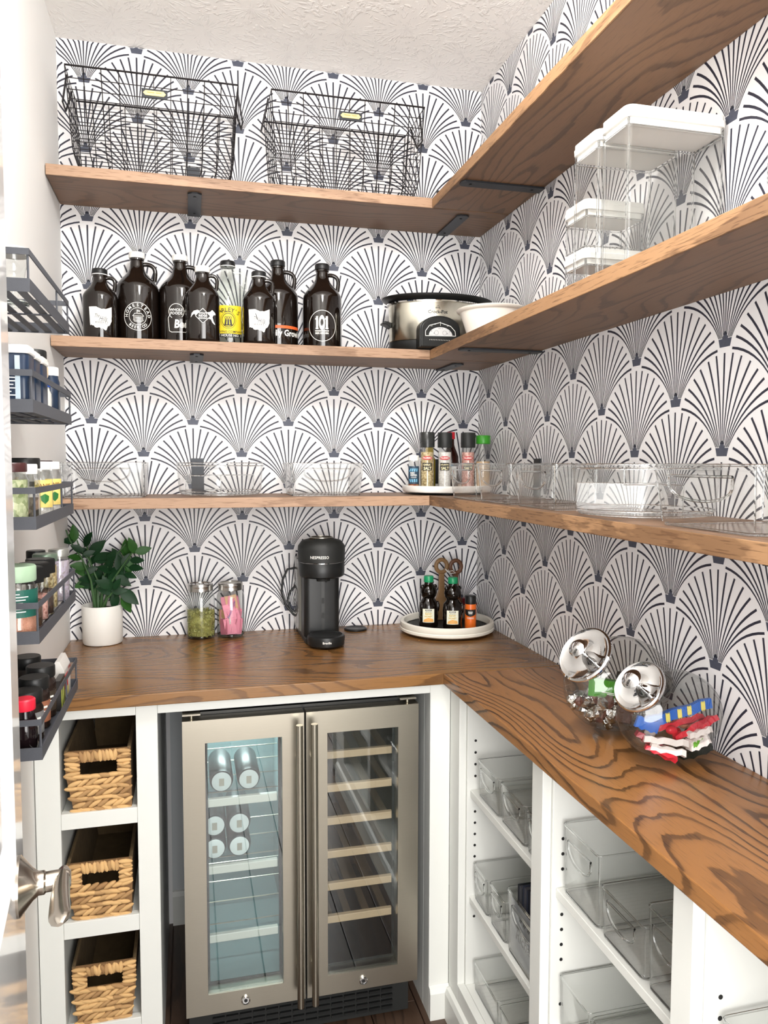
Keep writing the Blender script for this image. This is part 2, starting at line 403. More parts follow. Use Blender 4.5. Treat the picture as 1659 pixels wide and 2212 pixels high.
def paper_wall(name, box, cols, z0, dz, us, umin, umax, place, zmin=0.9):
    mb = MB().box(*box)
    for ci, (u0, off) in enumerate(cols):
        k = -6
        while True:
            zb = z0 + off + dz*k; k += 1
            if zb > H: break
            if zb < zmin-0.2: continue
            for q, mi in FAN:
                pts = [(u0+x*UN*us, zb+y*(dz/547.0)) for x, y in q]
                if max(p[0] for p in pts) <= umin or min(p[0] for p in pts) >= umax or min(p[1] for p in pts) >= H or max(p[1] for p in pts) <= zmin: continue
                pts = [(min(umax, max(umin, a)), min(H, max(zmin, b))) for a, b in pts]
                mb.add([place(a, b) for a, b in pts], [(0,1,2,3)], mi)
    return struct(name, mb, [M_paper, M_ink, M_inkg], fix=False)
cols = [(-1.2076+0.1443*i, 0.0 if i % 2 == 0 else -0.0965) for i in range(-1, 11)]
paper_wall('wall_back', (XL-0.1, 0.1, 0.0, 0.1, 0, H), cols, 1.5535, 0.1936, 1.0, XL, 0.0, lambda a, b: (a, -0.0002, b))
cols = [(-0.0871-0.1403*i, 0.0 if i % 2 == 0 else -0.0972) for i in range(-1, 16)]
paper_wall('wall_right', (0.0, 0.1, YF-0.12, 0.0, 0, H), cols, 1.648, 0.1952, 0.975, YF, 0.0, lambda a, b: (-0.0002, a, b))
M_nwall = mat('niche_wall_paint', S(196, 206, 210), 0.7)
struct('baseboard_back', MB().prism([(0, 0), (-0.014, 0), (-0.014, 0.092), (-0.009, 0.106), (0, 0.110)], -1.0, -0.33, 'x'), M_white)
struct('baseboard_front', MB().box(-1.28, -1.10, YF, YF+0.014, 0, 0.10), M_white)
M_niche = mat('niche_backing_paint', S(206, 210, 212), 0.7)
struct('trim_2', MB().box(-1.0, -0.33, -0.004, -0.001, 0.0, 0.86), M_niche)

# door: swung open along the left wall
DE = Vector((-1.1385, -1.404, 0)); dd = Vector((-0.106, 0.994, 0)).normalized()
dn = Vector((dd.y, -dd.x, 0)); DW = 0.76; DH = 2.03
M_door = mat('door_gloss_white', S(232, 231, 230), 0.16, coat=0.5)
door = thing('door_1', 'white panelled door swung open along the left wall', 'door', loc=DE - dd*DW)
door['kind'] = 'structure'
del door['category']; del door['label']
ang = math.atan2(dd.y, dd.x); door.rotation_euler = (0, 0, ang)
# local: x along the door from the hinge (0) to the free edge (DW); y = -side is the room face... room face at local y = 0
def dface(mb, x0, x1, z0, z1, d, t): mb.box(x0, x1, d, d+t, z0, z1)
slab = MB().box(0, DW, 0.010, 0.036, 0.012, DH)
ST = 0.105
for a in ((0, ST, 0.012, DH), (DW-ST, DW, 0.012, DH), (ST, DW-ST, DH-0.12, DH), (ST, DW-ST, 0.012, 0.22), (ST, DW-ST, 0.79, 0.985)): slab.box(a[0], a[1], 0.0, 0.012, a[2], a[3])
obj('door_slab', slab, M_door, door)
for z0, z1 in ((0.22, 0.79), (0.985, DH-0.12)):
    mo = MB()
    x0, x1 = ST, DW-ST; ins = ((0, 0.0), (0.008, -0.004), (0.018, 0.002), (0.026, 0.010))
    rings = [[(x0+a, d, z0+a), (x1-a, d, z0+a), (x1-a, d, z1-a), (x0+a, d, z1-a)] for a, d in ins]
    mo.loft(rings, caps=False, sm=False); obj('moulding', mo, M_door, door)
    pn = MB(); e = 0.03
    pn.loft([[(x0+e, 0.0105, z0+e), (x1-e, 0.0105, z0+e), (x1-e, 0.0105, z1-e), (x0+e, 0.0105, z1-e)], [(x0+e+.03, 0.003, z0+e+.03), (x1-e-.03, 0.003, z0+e+.03), (x1-e-.03, 0.003, z1-e-.03), (x0+e+.03, 0.003, z1-e-.03)]], sm=False)
    obj('panel', pn, M_door, door)
hx, hz = DW-0.0665, 0.949
h = MB().lathe([(0.034, 0), (0.034, 0.003), (0.030, 0.006), (0.018, 0.016), (0.0135, 0.022), (0.0135, 0.028), (0.0115, 0.030), (0.0115, 0.053), (0.009, 0.057)], 36)
h.xf(Matrix.Translation((hx, 0, hz)) @ Matrix.Rotation(PI/2, 4, 'X'))
rose = obj('door_handle', h, M_nickel, door)
lv = MB(); rings = []
for i in range(17):
    t = i/16; x = hx+0.012 - 0.108*t; z = hz + 0.003 - 0.003*t
    w_ = 0.0080+0.0042*t**0.8; hh = 0.0100-0.0040*min(1, t*1.3)
    if i > 13: q_ = math.sqrt(max(0.02, 1-((i-13)/3.15)**2)); w_ *= q_; hh *= q_
    if i == 0: w_ *= 0.8; hh *= 0.8
    rings.append([(x, -0.0490+0.002*math.sin(t*PI)+w_*math.cos(g), z+hh*math.sin(g)-0.25*w_*math.cos(g)*t) for g in [2*PI*k/16 for k in range(16)]])
lv.loft(rings); obj('lever', lv, M_nickel, rose)
for z in (0.25, 1.05, 1.8): obj('hinge', MB().tube([(-0.004, 0.0, z-0.045), (-0.004, 0.0, z+0.045)], 0.006, 8), M_nickel, door)

# ---------------------------------------------------------------- counters and shelves
ZC, TC = 0.914, 0.028
tag(obj('countertop', MB().box(XL+0.001, -0.001, -0.6109, -0.001, ZC-TC, ZC), M_cb, bevel=0.002), 'dark oak countertop running along the back wall over the wine fridge', 'countertop')
tag(obj('countertop', MB().box(-0.3226, -0.001, YF+0.001, -0.6117, ZC-TC, ZC-0.0004), M_cr, bevel=0.002), 'dark oak countertop with bold grain running forward along the right wall', 'countertop')
SH = [(2.2031, 0.2393, 0.2402, 'top'), (1.7714, 0.2254, 0.2406, 'middle'), (1.3442, 0.2739, 0.2550, 'bottom')]
TH = 0.0278
desc = {'top': ('high shelf under the ceiling carrying two wire baskets', 'highest shelf on the right wall, bare underside facing the camera'),
        'middle': ('middle shelf carrying the row of growlers and the slow cooker', 'middle shelf on the right wall carrying white-lidded canisters'),
        'bottom': ('lowest shelf carrying clear bins and the spice turntable', 'lowest shelf on the right wall carrying a row of clear bins')}
for z, d, e, k in SH:  # edge strips hold the light on the shelf fronts in their colour
    o = obj('oak_shelf', MB().box(XL+0.002, -0.001, -d+0.004, -0.001, z-TH, z), M_sb, bevel=0.001); obj('lit_edge_strip', MB().box(XL+0.002, -e, -d, -d+0.0038, z-TH, z), M_litedge, o, bevel=0.001); tag(o, 'brown oak back wall ' + desc[k][0], 'shelf', 'oak shelves')
    o = obj('oak_shelf', MB().box(-e+0.004, -0.001, YF+0.001, -d-0.0006, z-TH+0.0003, z-0.0003), M_sr, bevel=0.001); obj('lit_edge_strip', MB().box(-e, -e+0.0038, YF+0.001, -d-0.0006, z-TH, z), M_litedger, o, bevel=0.001); tag(o, 'brown oak ' + desc[k][1], 'shelf', 'oak shelves')
def bracket(loc, rot, label, arm):
    t = thing('shelf_bracket', label, 'bracket', loc, rot, 'black steel shelf brackets')   # local: wall at y=0, arm runs to -y at z<0
    a = MB().box(-0.0185, 0.0185, -arm, -0.001, -0.005, -0.0005)
    a.add([(-0.0185, -arm, -0.005), (0.0185, -arm, -0.005), (0.008, -arm-0.008, -0.005), (-0.008, -arm-0.008, -0.005), (-0.0185, -arm, -0.0005), (0.0185, -arm, -0.0005), (0.008, -arm-0.008, -0.0005), (-0.008, -arm-0.008, -0.0005)], [(0,1,2,3),(7,6,5,4),(1,5,6,2),(2,6,7,3),(3,7,4,0),(0,4,5,1)])
    obj('arm', a, M_iron, t)
    obj('wall_plate', MB().box(-0.0185, 0.0185, -0.005, -0.0005, TH, TH+0.108), M_iron, t)
    for y in (-0.03, -arm+0.02): obj('screw', MB().lathe([(0.004, -0.0065), (0.0035, -0.005)], 10, (0, y, 0)), M_blk, t)
nm = {'top': 'high shelf', 'middle': 'growler shelf', 'bottom': 'lowest shelf'}
for z, d, e, k in SH:
    zz = z-TH
    bracket((-0.907, 0, zz), (0,0,0), 'black flat steel bracket under the left part of the back %s' % nm[k], 0.195 if k != 'middle' else 0.172)
    bracket((-0.132, 0, zz), (0,0,0), 'black flat steel bracket near the back corner of the %s' % nm[k], 0.20 if k != 'middle' else 0.165)
    bracket((0, -0.457, zz), (0,0,-PI/2), 'black flat steel bracket on the right wall beside the corner under the %s' % nm[k], 0.225)
    bracket((0, -1.60, zz), (0,0,-PI/2), 'black flat steel bracket on the right wall at the frame edge under the %s' % nm[k], 0.225)

# ---------------------------------------------------------------- base cabinets
YC = -0.585
lc = thing('base_cabinet', 'white base cabinet with three open cubbies of woven baskets left of the fridge', 'cabinet', (0,0,0))
X0, X1, X2, X3 = XL+0.002, -1.2255, -1.0597, -1.0116
CT = ZC-TC-0.0006
fr = lambda n, *a: obj(n, MB().box(*a), M_white, lc, bevel=0.0012)
fr('stile', X0, X1, YC, YC+0.019, 0.0, CT); fr('stile', X2, X3, YC, YC+0.019, 0.0, CT)
OPN = [(0.641, 0.8586), (0.3845, 0.604), (0.132, 0.3455)]
zs = [CT] + [z for a in OPN for z in (a[1], a[0])] + [0.0]
for i in range(0, 8, 2): fr('rail', X1+0.0003, X2-0.0003, YC, YC+0.019, zs[i+1], zs[i])
fr('side_panel', X1-0.019, X1-0.001, YC+0.0195, -0.002, 0.0, CT); fr('side_panel', X2+0.003, X3, YC+0.0195, -0.002, 0.0, CT)
for z0, z1 in OPN: fr('shelf', X1-0.0005, X2+0.0025, YC+0.0195, -0.003, z0-0.022, z0-0.0045)
fr('top_rail', X3+0.0003, -0.3486, YC, YC+0.019, 0.8588, CT)
rc = thing('open_cabinet', 'white open shelving cabinet of clear bins under the right countertop', 'cabinet', (0,0,0))
XF = -0.295
def rb(n, *a): return obj(n, MB().box(*a), M_white, rc, bevel=0.0012)
rb('corner_post', -0.3484, XF, YC, YC+0.05, 0.0, CT)
rb('niche_side', -0.3484, -0.330, YC+0.0505, -0.002, 0.0, CT)
YS = [(-0.5855, -0.654), (-1.068, -1.1135), (-1.5160, -1.5600), (-2.02, -2.155)]
ZB = 0.128
for a, b in YS: rb('stile', XF, XF+0.019, b, a, 0.0, CT)
for i in range(3):
    ya, yb = YS[i][1]-0.0003, YS[i+1][0]+0.0003
    rb('rail', XF, XF+0.019, yb, ya, 0.872, CT); rb('bottom_rail', XF, XF+0.019, yb, ya, 0.0, ZB)
    rb('side_panel', XF+0.0195, -0.003, ya-0.006, ya+0.012, 0.0, CT); rb('side_panel', XF+0.0195, -0.003, yb-0.012, yb+0.006, 0.0, CT)
    rb('bottom_panel', XF+0.0195, -0.003, yb+0.0065, ya-0.0065, ZB-0.018, ZB)
    rb('back_panel', -0.006, -0.0025, yb+0.0065, ya-0.0065, ZB+0.0005, CT)
    for zt in ((0.6345, 0.358) if i else (0.6310, 0.3585)): rb('shelf', -0.268, -0.0065, yb+0.0068, ya-0.0068, zt-0.0175, zt)
    # shelf pin holes: small drilled sockets on the far side panel
    hz_ = [0.3045] + [0.4594+0.0288*q for q in range(5)] + [0.6651+0.0298*q for q in range(4)] if i == 0 else [0.372, 0.4016] + [0.4907+0.0298*q for q in range(4)] + [0.6696+0.0297*q for q in range(3)]
    for q in hz_:
        if any(abs(q-s_) < 0.024 for s_ in (0.6228, 0.349)): continue
        p = MB().lathe([(0.0033, 0.0), (0.0033, 0.0008)], 10); p.xf(Matrix.Translation((-0.2545, ya-0.0062, q)) @ Matrix.Rotation(PI/2, 4, 'X'))
        obj('pin_hole', p, M_pblack, rc)
base = MB().prism([(XF-0.0005, 0), (XF-0.014, 0), (XF-0.014, 0.07), (XF-0.009, 0.082), (XF-0.0005, 0.086)], -2.155, YC-0.0145, 'y')
obj('base_moulding', base, M_white, rc)
b2 = MB().prism([(YC-0.0005, 0), (YC-0.014, 0), (YC-0.014, 0.07), (YC-0.009, 0.082), (YC-0.0005, 0.086)], -0.3484, XF-0.0005, 'x')
obj('base_moulding', b2, M_white, rc)

# ---------------------------------------------------------------- growlers on the middle shelf
ZM = 1.7714
def growler(name, label, loc, R, Ht, glassm, capm, cap2=None, group='growler jugs on the middle shelf', rot=0):
    """lathe jug with finger handle; the print is added by the caller"""
    t = thing(name, label, 'bottle', loc, (0,0,rot), group)
    k = R; nr = 0.0175 if R > 0.055 else 0.0165; H0 = Ht-0.018; sh = 0.60*Ht
    pr = [(k*0.86, 0.0), (k*0.97, 0.004), (k, 0.010), (k, sh)]
    for i in range(1, 9):
        a = i/8; pr.append((nr*1.12+(k-nr*1.12)*(0.5+0.5*math.cos(a*PI)), sh+(0.875*Ht-sh)*a*0.92+0.002*math.sin(a*PI)*0))
    pr += [(nr*1.06, 0.89*Ht), (nr, H0-0.006), (nr*1.15, H0-0.005), (nr*1.15, H0-0.001), (nr*0.95, H0)]
    obj('glass_body', MB().lathe(pr, 40), glassm, t)
    hz1, hz0 = 0.875*Ht, 0.70*Ht; r0 = nr*0.9
    xb = k*0.80
    pts = []
    for i in range(13):
        a = i/12
        pts.append((r0+(xb-r0)*math.sin(min(1, a*1.25)*PI/2)+0.004*math.sin(a*PI), 0, hz1+(hz0-hz1)*a**1.4+0.010*math.sin(a*PI)))
    obj('handle', MB().tube(pts, 0.0062 if R > 0.055 else 0.0052, 10), glassm, t)
    c = MB().lathe([(nr*1.22, 0), (nr*1.26, 0.002), (nr*1.26, 0.014), (nr*1.15, 0.0165), (0, 0.0165)], 28, (0,0,H0+0.0003))
    for g in range(24):
        a = 2*PI*g/24; c.box(-0.0006, 0.0006, nr*1.25, nr*1.29, H0+0.004, H0+0.013) if False else None
    cp = obj('cap', c, capm, t)
    if cap2: obj('cap_ring', MB().lathe([(nr*1.28, -0.001), (nr*1.29, 0.0012)], 28, (0,0,H0+0.001), caps=False), cap2, cp)
    return t
M_jug = M_amber
M_capb = P_('cap_black', 26, 26, 27, 0.4)
M_capw = P_('cap_white', 236, 234, 228, 0.4)
CAMX, CAMY = -0.9327, -2.4083
def face(x, y): return math.atan2(CAMX-x, -(CAMY-y))*1.0   # angle of a print turned to the camera, 0 = -y
def art(t, mb, R, zc, mats, name='print', ang=0.0, eps=0.0005, step=0.006):
    w_ = wrap(mb, R, eps, step, ang); w_.v = [(v[0], v[1], v[2]+zc) for v in w_.v]
    return obj(name, w_, mats, t, fix=False)

OHIO = [(-.50,.50),(-.17,.50),(-.12,.47),(-.02,.43),(.05,.40),(.14,.42),(.22,.41),(.34,.46),(.44,.51),(.50,.53),(.50,.12),(.48,.02),(.49,-.08),(.43,-.20),(.40,-.26),(.33,-.33),(.31,-.30),(.26,-.42),(.24,-.50),(.18,-.52),(.12,-.46),(.06,-.43),(.02,-.46),(-.05,-.40),(-.16,-.42),(-.24,-.40),(-.30,-.32),(-.36,-.32),(-.40,-.28),(-.44,-.31),(-.46,-.29)]
def ohio(t, R, zc, s, ang, slash=False):
    mb = MB().add([(x*s, y*s, 0) for x, y in OHIO], [tuple(range(len(OHIO)))], 0)
    tx = MB(); a = text_mb('The', s*0.23, 0.0, 0.5, 0.62); tx.join(shift(a, -s*0.16, s*0.10, 0.0002, 0.0))
    a = text_mb('Hills', s*0.30, 0.0, 0.5, 0.62); tx.join(shift(a, s*0.09, -s*0.02, 0.0002, -0.08))
    a = text_mb('MARKET', s*0.10, 0.0, 0, 1.25, space=1.25); tx.join(shift(a, s*0.05, -s*0.185, 0.0002))
    line2(tx, [(-s*.20, -s*.125), (s*.30, -s*.125)], s*.010); line2(tx, [(-s*.20, -s*.245), (s*.30, -s*.245)], s*.010)
    if slash: line2(tx, [(-s*.15, s*.30), (-s*.07, s*.02)], s*.03)
    art(t, mb, R, zc, [M_print], 'state_shaped_print', ang); art(t, tx, R, zc, [M_pblack], 'lettering', ang, 0.0008)
g1p = (-1.1655, -0.110, ZM)
g = growler('growler', 'small dark growler with black cap and white state-shaped logo, leftmost on the middle shelf', g1p, 0.0465, 0.2035, M_jug, M_capb, M_print)
ohio(g, 0.0465, 0.061, 0.062, face(*g1p[:2]))
p = (-1.069, -0.062, ZM); g = growler('growler', 'large dark growler with white cap and round HOMESTEAD BEER CO emblem', p, 0.0595, 0.267, M_jug, M_capw)
mb = MB(); ringband(mb, 0, 0, 0.0385, 0.0014); ringband(mb, 0, 0, 0.0235, 0.0011)
ring_text(mb, 'HOMESTEAD', 0.0308, 0.0118, 176, 4, bold=0.015); ring_text(mb, 'BEER CO', 0.0312, 0.0108, 228, 312, True, 0.015)
line2(mb, [(-.014,.001),(-.008,.008),(.010,.008),(.016,.001)], .0011); line2(mb, [(-.014,.001),(.016,.001)], .0009); line2(mb, [(-.011,.001),(-.011,-.009)], .001)
for x in (-.0075,-.004,-.0005,.003,.0065,.010,.013): line2(mb, [(x,-.001),(x,-.009)], .0009)
line2(mb, [(-.006,-.004),(.009,-.004)], .0009); line2(mb, [(-.012,-.0105),(.002,-.0118),(.015,-.0105)], .0012); line2(mb, [(-.010,-.014),(.002,-.0155),(.012,-.014)], .0012)
line2(mb, [(-.002,.008),(-.002,.018)], .001); line2(mb, [(-.002,.017),(.005,.016)], .0013); line2(mb, [(-.002,.014),(.005,.013)], .0013)
art(g, mb, 0.0595, 0.077, [M_print], 'emblem', face(*p[:2]))
p = (-0.950, -0.062, ZM); g = growler('growler', 'large dark growler with white cap printed WHOLE FOODS above Beer in a mug outline', p, 0.0595, 0.267, M_jug, M_capw)
mb = MB(); ringband(mb, -.012, .030, 0.0215, 0.0016, 32, -45, 235); mb.join(shift(text_mb('WHOLE', .0105, .02, 0, 1.0), -.012, .034)); mb.join(shift(text_mb('FOODS', .0105, .02, 0, 1.0), -.012, .0245))
mb.join(shift(text_mb('Beer', .032, .035, 0.12, .80), .006, -.006)); line2(mb, [(-.030,.022),(-.036,.012),(-.033,-.024),(-.026,-.028),(.033,-.028)], .0016); line2(mb, [(.010,.032),(.040,.032)], .0014)
art(g, mb, 0.0595, 0.066, [M_print], 'mug_print', face(*p[:2]))
p = (-0.889, -0.172, ZM); g = growler('growler', 'small dark growler with white cap, diamond badge and running fox print', p, 0.0465, 0.213, M_jug, M_capw)
mb = MB(); fx = [(-.036,-.004),(-.032,.008),(-.025,.014),(-.014,.016),(-.006,.012),(.012,.010),(.020,.012),(.026,.018),(.029,.016),(.036,.011),(.038,.006),(.030,.004),(.027,-.002),(.030,-.012),(.036,-.020),(.033,-.021),(.026,-.016),(.022,-.008),(-.012,-.004),(-.018,-.001),(-.024,.006),(-.030,.002)]
mb.add([(x, y, 0) for x, y in fx], [tuple(range(len(fx)))])
art(g, mb, 0.0465, 0.069, [M_print], 'fox_print', face(*p[:2]))
mb = MB().add([(-.022,0,0),(0,-.022,0),(.022,0,0),(0,.022,0)], [(0,1,2,3)]); art(g, mb, 0.0465, 0.069, [M_pblack], 'badge_ground', face(*p[:2]), 0.0010)
mb = MB(); line2(mb, [(-.020,0),(0,-.020),(.020,0),(0,.020)], .0013, True)
for s_, y, sz in (("WOLF'S", .0068, .0062), ('RIDGE', 0, .0080), ('BREWING', -.0066, .0052)): mb.join(shift(text_mb(s_, sz, .025), 0, y))
art(g, mb, 0.0465, 0.069, [M_print], 'lettering', face(*p[:2]), 0.0014)
M_clrjug = clear('clear_growler_glass', (0.93, 0.95, 0.93, 1), 1.5, 0.02, 0.6, 1.5)
p = (-0.814, -0.062, ZM); g = growler('growler', 'clear glass growler with wide yellow label between two dark growlers', p, 0.0595, 0.2593, M_clrjug, M_capb, M_print)
M_yel = P_('label_yellow', 232, 204, 40, 0.5)
lab = MB().add([(-.040,-.035,0),(.040,-.035,0),(.040,.045,0),(-.040,.045,0)], [(0,1,2,3)]); a_ = face(*p[:2])
art(g, lab, 0.0595, 0.075, [M_yel], 'yellow_label', a_)
lab = MB().add([(-.040,-.046,0),(.040,-.046,0),(.040,-.0352,0),(-.040,-.0352,0)], [(0,1,2,3)]); art(g, lab, 0.0595, 0.075, [M_pblack], 'label_band', a_)
mb = MB(); ring_text(mb, "BARLEY'S", 0.055, 0.0165, 124, 58, bold=0.01); mb.v = [(v[0], v[1]-0.023, 0) for v in mb.v]
mb.join(shift(text_mb('BREWING COMPANY', .0090, .01), 0, -.030)); ringband(mb, 0, .003, .0215, .0009, ry=1.12); ringband(mb, 0, .003, .0175, .0016, ry=1.12)
for x in (-.008, 0, .008): line2(mb, [(x,-.008),(x*.8,.004)], .005); ringband(mb, x*.8, .010, .003, .0014, 16)
line2(mb, [(-.012,-.011),(.012,-.011)], .003)
art(g, mb, 0.0595, 0.075, [M_pblack], 'lettering', a_, 0.0009)
art(g, shift(text_mb('ALE HOUSE NO. 1', .0098, .015), 0, -.0406), 0.0595, 0.075, [M_print], 'lettering', a_, 0.0009)
p = (-0.733, -0.170, ZM); g = growler('growler', 'small dark growler with black cap and white state-shaped logo beside the yellow label', p, 0.0465, 0.2086, M_jug, M_capb, M_print)
ohio(g, 0.0465, 0.064, 0.062, face(*p[:2]), True)
p = (-0.667, -0.062, ZM); g = growler('growler', 'large dark growler with orange band reading Daily Growler', p, 0.0595, 0.2703, M_jug, M_capb)
a_ = face(*p[:2])
art(g, MB().add([(-.085,.006,0),(.085,.006,0),(.085,.0145,0),(-.085,.0145,0)], [(0,1,2,3)]), 0.0595, 0.056, [P_('band_orange', 226, 100, 48)], 'orange_band', a_)
art(g, shift(text_mb('Daily Growler', .0250, .028, 0, .86), .0300, -.008), 0.0595, 0.056, [M_print], 'lettering', a_)
p = (-0.5376, -0.090, ZM); g = growler('growler', 'large dark growler with 101 BEER KITCHEN circle, rightmost of the row', p, 0.0580, 0.2613, M_jug, M_capb)
mb = MB(); ringband(mb, 0, 0, .0415, .0014, 48, ry=1.08)
for x in (-.0155, .0135):
    line2(mb, [(x, -.008), (x, .026)], .0062); line2(mb, [(x-.004, -.0075), (x+.004, -.0075)], .0022); line2(mb, [(x-.0045,.019),(x,.026)], .003)
ringband(mb, -.001, .0092, .0068, .0046, 28, ry=2.35)
line2(mb, [(-.021,-.014),(.019,-.014)], .0016); line2(mb, [(-.021,-.0165),(.019,-.0165)], .0008); mb.join(shift(text_mb('BEER KITCHEN', .0070, .03, 0, .85), -.001, -.022))
art(g, mb, 0.0580, 0.070, [M_print], 'emblem', face(*p[:2]))

# ---------------------------------------------------------------- slow cooker and bowl in the corner
cx, cy = -0.188, -0.128
t = thing('slow_cooker', 'oval stainless slow cooker with black rim and control panel in the shelf corner', 'slow cooker', (cx, cy, ZM))
E_ = lambda pr, mb=None, c=(0,0,0): (mb or MB()).lathe(pr, 56, c, sx=1.0, sy=0.68)
obj('base', E_([(0.142, 0.0), (0.148, 0.006), (0.150, 0.030), (0.147, 0.032)]), M_blk, t)
M_ssb = mat('cooker_steel', S(196, 192, 178), 0.22, 1.0, noise=0.03)
obj('steel_body', E_([(0.1475, 0.0325), (0.149, 0.034), (0.152, 0.139), (0.151, 0.142)]), M_ssb, t)
obj('bright_band', E_([(0.152, 0.1422), (0.157, 0.143), (0.158, 0.146), (0.152, 0.148)]), M_chrome, t)
obj('pot_rim', E_([(0.150, 0.1482), (0.163, 0.152), (0.172, 0.158), (0.174, 0.162), (0.170, 0.164), (0.150, 0.160), (0.146, 0.10), (0.10, 0.06), (0, 0.058)]), M_blk, t)
for s_ in (-1, 1):
    hd = MB(); hd.loft([[(s_*0.149, y*0.8, 0.080+z*0.9) for y, z in ((-.022,-.008),(.022,-.008),(.022,.010),(-.022,.010))], [(s_*0.168, y*0.9, 0.088+z*0.5) for y, z in ((-.022,-.008),(.022,-.008),(.022,.010),(-.022,.010))], [(s_*0.176, y*0.7, 0.086+z*0.3) for y, z in ((-.022,-.008),(.022,-.008),(.022,.010),(-.022,.010))]], sm=False)
    obj('handle', hd, M_blk, t, bevel=0.002)
hx_ = -0.030; W2 = 0.062
def dome(s, n=20): return [(hx_+W2*s*math.cos(PI*k/n), 0.020+ (0.036+0.040*s*math.sin(PI*k/n))) for k in range(n+1)]
pn = MB(); poly = dome(1.0)+[(hx_-W2, 0.004), (hx_+W2, 0.004)]
pn.prism(poly, -0.122, -0.085, 'y'); pn.prism([(a*0.94+hx_*0.06, b*0.94+0.002) for a, b in poly], -0.127, -0.122, 'y')
cpn = obj('control_panel', pn, M_blk, t, bevel=0.002)
fp = MB(); o1 = [(hx_-.046, .036), (hx_-.046, .050), (hx_-.034, .066), (hx_-.002, .075), (hx_+.030, .066), (hx_+.044, .052), (hx_+.046, .038)]
fp.v = []; line2(fp, o1, .0016, True); upright(fp, -0.1276); obj('panel_outline', fp, M_print, cpn, fix=False)
fp = MB().add([(hx_+.036*math.cos(PI*k/14), .038+.024*math.sin(PI*k/14), 0) for k in range(15)], [tuple(range(15))]); upright(fp, -0.1277); obj('button_plate', fp, mat('grey_plate', S(196,196,196), 0.35), cpn, fix=False)
fp = MB()
for x in (-.013, .012): ringband(fp, hx_+x, .0455, .0062, .0006, 20)
for x in (-.028,-.020,.020,.028): ringband(fp, hx_+x, .050 if abs(x) > .025 else .044, .0008, .001, 8)
fp.join(shift(text_mb('SHIFT  10', .0035, .01), hx_, .058))
upright(fp, -0.1280); obj('button_print', fp, M_pblack, cpn, fix=False)
fp = MB()
for i in range(14): line2(fp, [(hx_-.034+.005*i, .024), (hx_-.032+.005*i, .026)], .0009)
for x, y in ((-.028,.064),(-.018,.069),(.012,.070),(.022,.066)): line2(fp, [(hx_+x-.003,y),(hx_+x+.003,y+.0006)], .0007)
line2(fp, [(hx_-.001,.066),(hx_-.001,.077)], .0008)
upright(fp, -0.1280); obj('panel_marks', fp, M_print, cpn, fix=False)
def ell_wrap(mb, z):  # onto the oval steel wall
    for i, v in enumerate(mb.v):
        x = v[0]; y = -0.68*math.sqrt(max(0, 0.1520**2-x*x))-0.0006; mb.v[i] = (x, y, z+v[1])
    return mb
tx = shift(text_mb('Crock-Pot', .0135, .012), -.030, 0); tx.join(shift(text_mb('RIVAL', .0055, .01), -.030, .0115)); line2(tx, [(-.034,.0155),(-.030,.0185),(-.026,.0155)], .0007)
obj('lettering', ell_wrap(tx, 0.111), M_pblack, t, fix=False)

t = thing('bowl', 'white stoneware crock bowl behind the right shelf edge', 'bowl', (-0.112, -0.385, ZM))
obj('bowl_body', MB().lathe([(0.055, 0), (0.062, 0.003), (0.080, 0.06), (0.088, 0.082), (0.097, 0.086), (0.099, 0.090), (0.094, 0.093), (0.084, 0.090), (0.074, 0.06), (0.05, 0.008), (0, 0.006)], 48), P_('stoneware', 240, 234, 224, 0.3), t)

